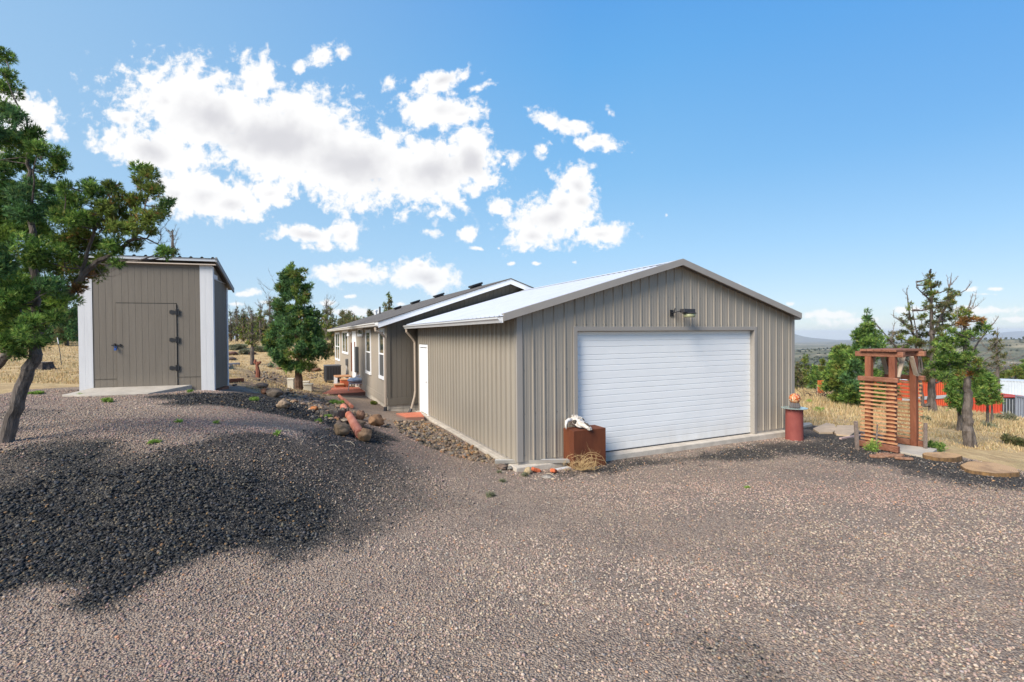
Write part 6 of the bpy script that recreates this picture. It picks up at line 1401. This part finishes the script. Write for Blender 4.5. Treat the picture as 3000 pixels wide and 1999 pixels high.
# domain warp
wv = wn(5, 4, .6, cmb.outputs[0]); wadd = n.new('ShaderNodeVectorMath'); wadd.operation = 'MULTIPLY_ADD'
l.new(wv.outputs['Color'], wadd.inputs[0]); wadd.inputs[1].default_value = (.045,.045,0); l.new(cmb.outputs[0], wadd.inputs[2])
wsub = n.new('ShaderNodeVectorMath'); wsub.operation = 'SUBTRACT'; l.new(wadd.outputs[0], wsub.inputs[0]); wsub.inputs[1].default_value = (.0225,.0225,0)
CL = [ # px, py, half-width, half-height, tilt deg (photo), density
 (620,330,270,120,12,1.2),(820,400,330,120,14,1.3),(1010,470,300,110,14,1.3),(1250,500,190,85,-8,1.3),(1375,470,75,85,0,1.2),(480,290,80,60,20,1.0),(440,440,140,60,12,1.25),(370,350,50,40,0,.9),
 (750,240,60,90,-10,1.0),(740,190,28,50,0,.7),(600,570,150,60,8,1.25),(680,600,110,50,0,1.15),(800,575,80,40,-5,1.1),(520,560,80,50,0,1.1),
 (940,158,60,34,-12,.95),(870,190,26,34,20,.75),(1000,150,44,36,0,.85),(1150,240,48,30,-20,.8),(1300,235,90,42,-15,.95),(1280,330,120,65,5,1.0),(1350,340,90,38,-5,.9),(1400,265,60,20,-15,.5),
 (1660,370,130,40,22,.8),(1740,415,100,34,5,.8),(1585,440,26,38,15,.8),(1440,530,36,22,-15,.7),(1480,480,16,12,0,.5),
 (1690,540,75,60,35,1.0),(1620,640,130,70,-5,1.1),(1560,700,90,40,-8,1.0),(1760,690,90,38,-5,1.0),(1470,612,44,38,0,.95),(1650,600,80,60,0,1.0),(1700,590,70,60,20,1.0),
 (900,690,140,32,3,.95),(1010,690,66,42,-10,1.0),(940,720,66,24,0,.9),
 (1040,800,130,34,-3,1.0),(1250,810,110,46,8,1.05),(1240,780,44,30,0,.9),(1270,825,100,30,0,.95),(1090,760,26,16,-20,.55),(1265,688,46,18,12,.8),(1370,690,38,26,-15,.85),(1400,733,32,11,0,.6),(1500,770,28,10,-8,.6),(1570,773,32,11,5,.6),(1460,725,14,10,0,.45),
 (1680,772,16,8,0,.4),(1950,632,14,12,0,.45),(1790,325,24,16,25,.5),
 (90,350,110,75,12,1.0),(40,320,110,70,0,1.0),(150,300,34,60,-25,.55),(170,390,50,32,10,.8),(270,425,18,28,-25,.45),(-60,380,150,90,0,1.0),
 (720,850,70,16,0,.7),(800,880,60,12,0,.6),(960,890,60,14,-5,.6),(1030,868,36,10,0,.55),(690,880,50,14,0,.6),(1050,915,130,18,3,.75),(1180,890,50,14,0,.55),
 (1480,845,60,10,0,.6),(2130,830,60,9,0,.5),(2310,882,24,10,0,.6),(2840,848,30,9,-4,.7),(2920,846,36,8,-4,.7),(2170,830,30,6,0,.4),(2880,862,60,6,0,.35),
 (2430,918,170,18,-2,.7),(2650,915,150,18,0,.65),(2900,912,220,18,-3,.72),(2560,935,330,22,0,.45),(2950,935,220,14,0,.45),(3150,400,0.1,0.1,0,0),
]
acc = None; dens = None
spw = n.new('ShaderNodeSeparateXYZ'); l.new(wsub.outputs[0], spw.inputs[0])
for (px, py, hw, hh_, tl, dn) in CL:
    if dn == 0: continue
    d = ray(px, py); u_ = d.x / d.y; v_ = d.z / d.y
    # local direction-plane scale is 1/F of a pixel for a level camera
    mp = n.new('ShaderNodeMapping'); mp.vector_type = 'TEXTURE'
    mp.inputs['Location'].default_value = (u_, v_, 0); mp.inputs['Rotation'].default_value = (0, 0, -R(tl)); mp.inputs['Scale'].default_value = (hw / F, hh_ / F, 1)
    l.new(wsub.outputs[0], mp.inputs[0])
    ln = n.new('ShaderNodeVectorMath'); ln.operation = 'LENGTH'
    fl = n.new('ShaderNodeVectorMath'); fl.operation = 'MULTIPLY'; fl.inputs[1].default_value = (1,1,0); l.new(mp.outputs[0], fl.inputs[0]); l.new(fl.outputs[0], ln.inputs[0])
    q_ = math_('SUBTRACT', dn, math_('MULTIPLY', ln.outputs['Value'], .95 if dn > .5 else .8))
    acc = q_ if acc is None else math_('MAXIMUM', acc, q_)
nz = wn(13, 12, .62, cmb.outputs[0], .3); nz2 = wn(42, 10, .6, cmb.outputs[0], .2, 3.1)
nn = math_('ADD', math_('MULTIPLY', math_('SUBTRACT', nz.outputs['Fac'], .5), 1.9), math_('MULTIPLY', math_('SUBTRACT', nz2.outputs['Fac'], .5), 2.0))
field_ = math_('ADD', math_('ADD', acc, .07), nn)
ms = n.new('ShaderNodeMapRange'); ms.interpolation_type = 'SMOOTHSTEP'; l.new(field_, ms.inputs[0]); ms.inputs[1].default_value = .0; ms.inputs[2].default_value = .56
front = math_('GREATER_THAN', sp.outputs[1], .03)
mask = math_('MULTIPLY', ms.outputs[0], front)
# underside / thick core greyer, rims bright
core = n.new('ShaderNodeMapRange'); core.interpolation_type = 'SMOOTHSTEP'; l.new(math_('ADD', acc, math_('MULTIPLY', math_('SUBTRACT', wn(9, 5, .55, cmb.outputs[0], 0, 7.7).outputs['Fac'], .5), 1.5)), core.inputs[0]); core.inputs[1].default_value = .55; core.inputs[2].default_value = 1.35
CB = .93 / (SKY_S * 2 ** EXPO)
ccol = n.new('ShaderNodeMix'); ccol.data_type = 'RGBA'; l.new(core.outputs[0], ccol.inputs[0])
ccol.inputs[6].default_value = (CB*1.12, CB*1.12, CB*1.12, 1); ccol.inputs[7].default_value = (CB*.79, CB*.79, CB*.83, 1)
# sky colour: physical sky steered to a deep blue zenith and pale horizon
gr_ = n.new('ShaderNodeValToRGB'); e = gr_.color_ramp.elements
elv = math_('ARCSINE', sp.outputs[2]); l.new(math_('DIVIDE', elv, 1.0, True), gr_.inputs[0])
K = 1 / (SKY_S * 2 ** EXPO * 5)
stops = [(0,(.52,.63,.72)),(.06,(.47,.64,.82)),(.16,(.35,.62,.88)),(.30,(.22,.54,.90)),(.50,(.13,.46,.92)),(.75,(.06,.33,.88)),(1,(.03,.2,.7))]
while len(e) < len(stops): e.new(.5)
for i_, (p_, c_) in enumerate(stops): e[i_].position = p_; e[i_].color = (*[v * K for v in c_], 1)
side = math_('MULTIPLY', math_('SUBTRACT', 0.12, sp.outputs[0]), .9, True)
gmx = n.new('ShaderNodeMix'); gmx.data_type = 'RGBA'; l.new(math_('MULTIPLY', side, .8), gmx.inputs[0]); l.new(gr_.outputs[0], gmx.inputs[6]); gmx.inputs[7].default_value = (.50*K,.70*K,.88*K,1)
dk = math_('MULTIPLY', math_('SUBTRACT', sp.outputs[0], .25), .9, True)
gm2 = n.new('ShaderNodeMix'); gm2.data_type = 'RGBA'; gm2.blend_type = 'MULTIPLY'; l.new(math_('MULTIPLY', dk, math_('MULTIPLY', sp.outputs[2], 3.0, True)), gm2.inputs[0]); l.new(gmx.outputs[2], gm2.inputs[6]); gm2.inputs[7].default_value = (.25,.62,.92,1)
sc5 = n.new('ShaderNodeVectorMath'); sc5.operation = 'SCALE'; sc5.inputs['Scale'].default_value = 5; l.new(gm2.outputs[2], sc5.inputs[0])
low = n.new('ShaderNodeMapRange'); l.new(Vv, low.inputs[0]); low.inputs[1].default_value = .01; low.inputs[2].default_value = .16; low.inputs[3].default_value = .80; low.inputs[4].default_value = 1
mask = math_('MULTIPLY', mask, low.outputs[0])
# sky colour balance
hue = n.new('ShaderNodeMix'); hue.data_type = 'RGBA'; hue.blend_type = 'MULTIPLY'; hue.inputs[0].default_value = 1; hue.inputs[7].default_value = (1.0, 1.0, 1.0, 1)
l.new(sk.outputs[0], hue.inputs[6])
skm = n.new('ShaderNodeMix'); skm.data_type = 'RGBA'; skm.inputs[0].default_value = .78; l.new(hue.outputs[2], skm.inputs[6]); l.new(sc5.outputs[0], skm.inputs[7])
fin = n.new('ShaderNodeMix'); fin.data_type = 'RGBA'; l.new(mask, fin.inputs[0]); l.new(skm.outputs[2], fin.inputs[6]); l.new(ccol.outputs[2], fin.inputs[7])
l.new(fin.outputs[2], bg.inputs[0])
# ------------------------------------------------------------------ sun, veiled by the cloud
sd = bpy.data.lights.new('sun', 'SUN'); so = bpy.data.objects.new('sun', sd); col.objects.link(so)
sd.energy = 3.6; sd.angle = R(32); sd.color = (1.0, .91, .79)
so.rotation_euler = (-SUN_DIR).to_track_quat('-Z', 'Y').to_euler(); so.location = (0, 0, 30)
# ------------------------------------------------------------------ air
hb = MB().box(-17500, 17500, -17500, 17500, -480, 60)
hz = bpy.data.materials.new('haze'); n2 = hz.node_tree if hz.use_nodes else None
hz.use_nodes = True; n2 = hz.node_tree.nodes; l2 = hz.node_tree.links
n2.remove(n2['Principled BSDF']); pv = n2.new('ShaderNodeVolumePrincipled')
pv.inputs['Color'].default_value = (.80,.88,1,1); pv.inputs['Density'].default_value = 6e-5
l2.new(pv.outputs[0], n2['Material Output'].inputs['Volume'])
tag(hb.build('haze', hz), 'thin blue haze over the valley', None, None, 'stuff')
scene.view_settings.view_transform = 'Standard'; scene.view_settings.look = 'None'; scene.view_settings.exposure = EXPO; scene.view_settings.gamma = 1
w.cycles.sampling_method = "MANUAL"; w.cycles.sample_map_resolution = 256; scene.cycles.max_bounces = 4; scene.cycles.volume_bounces = 0
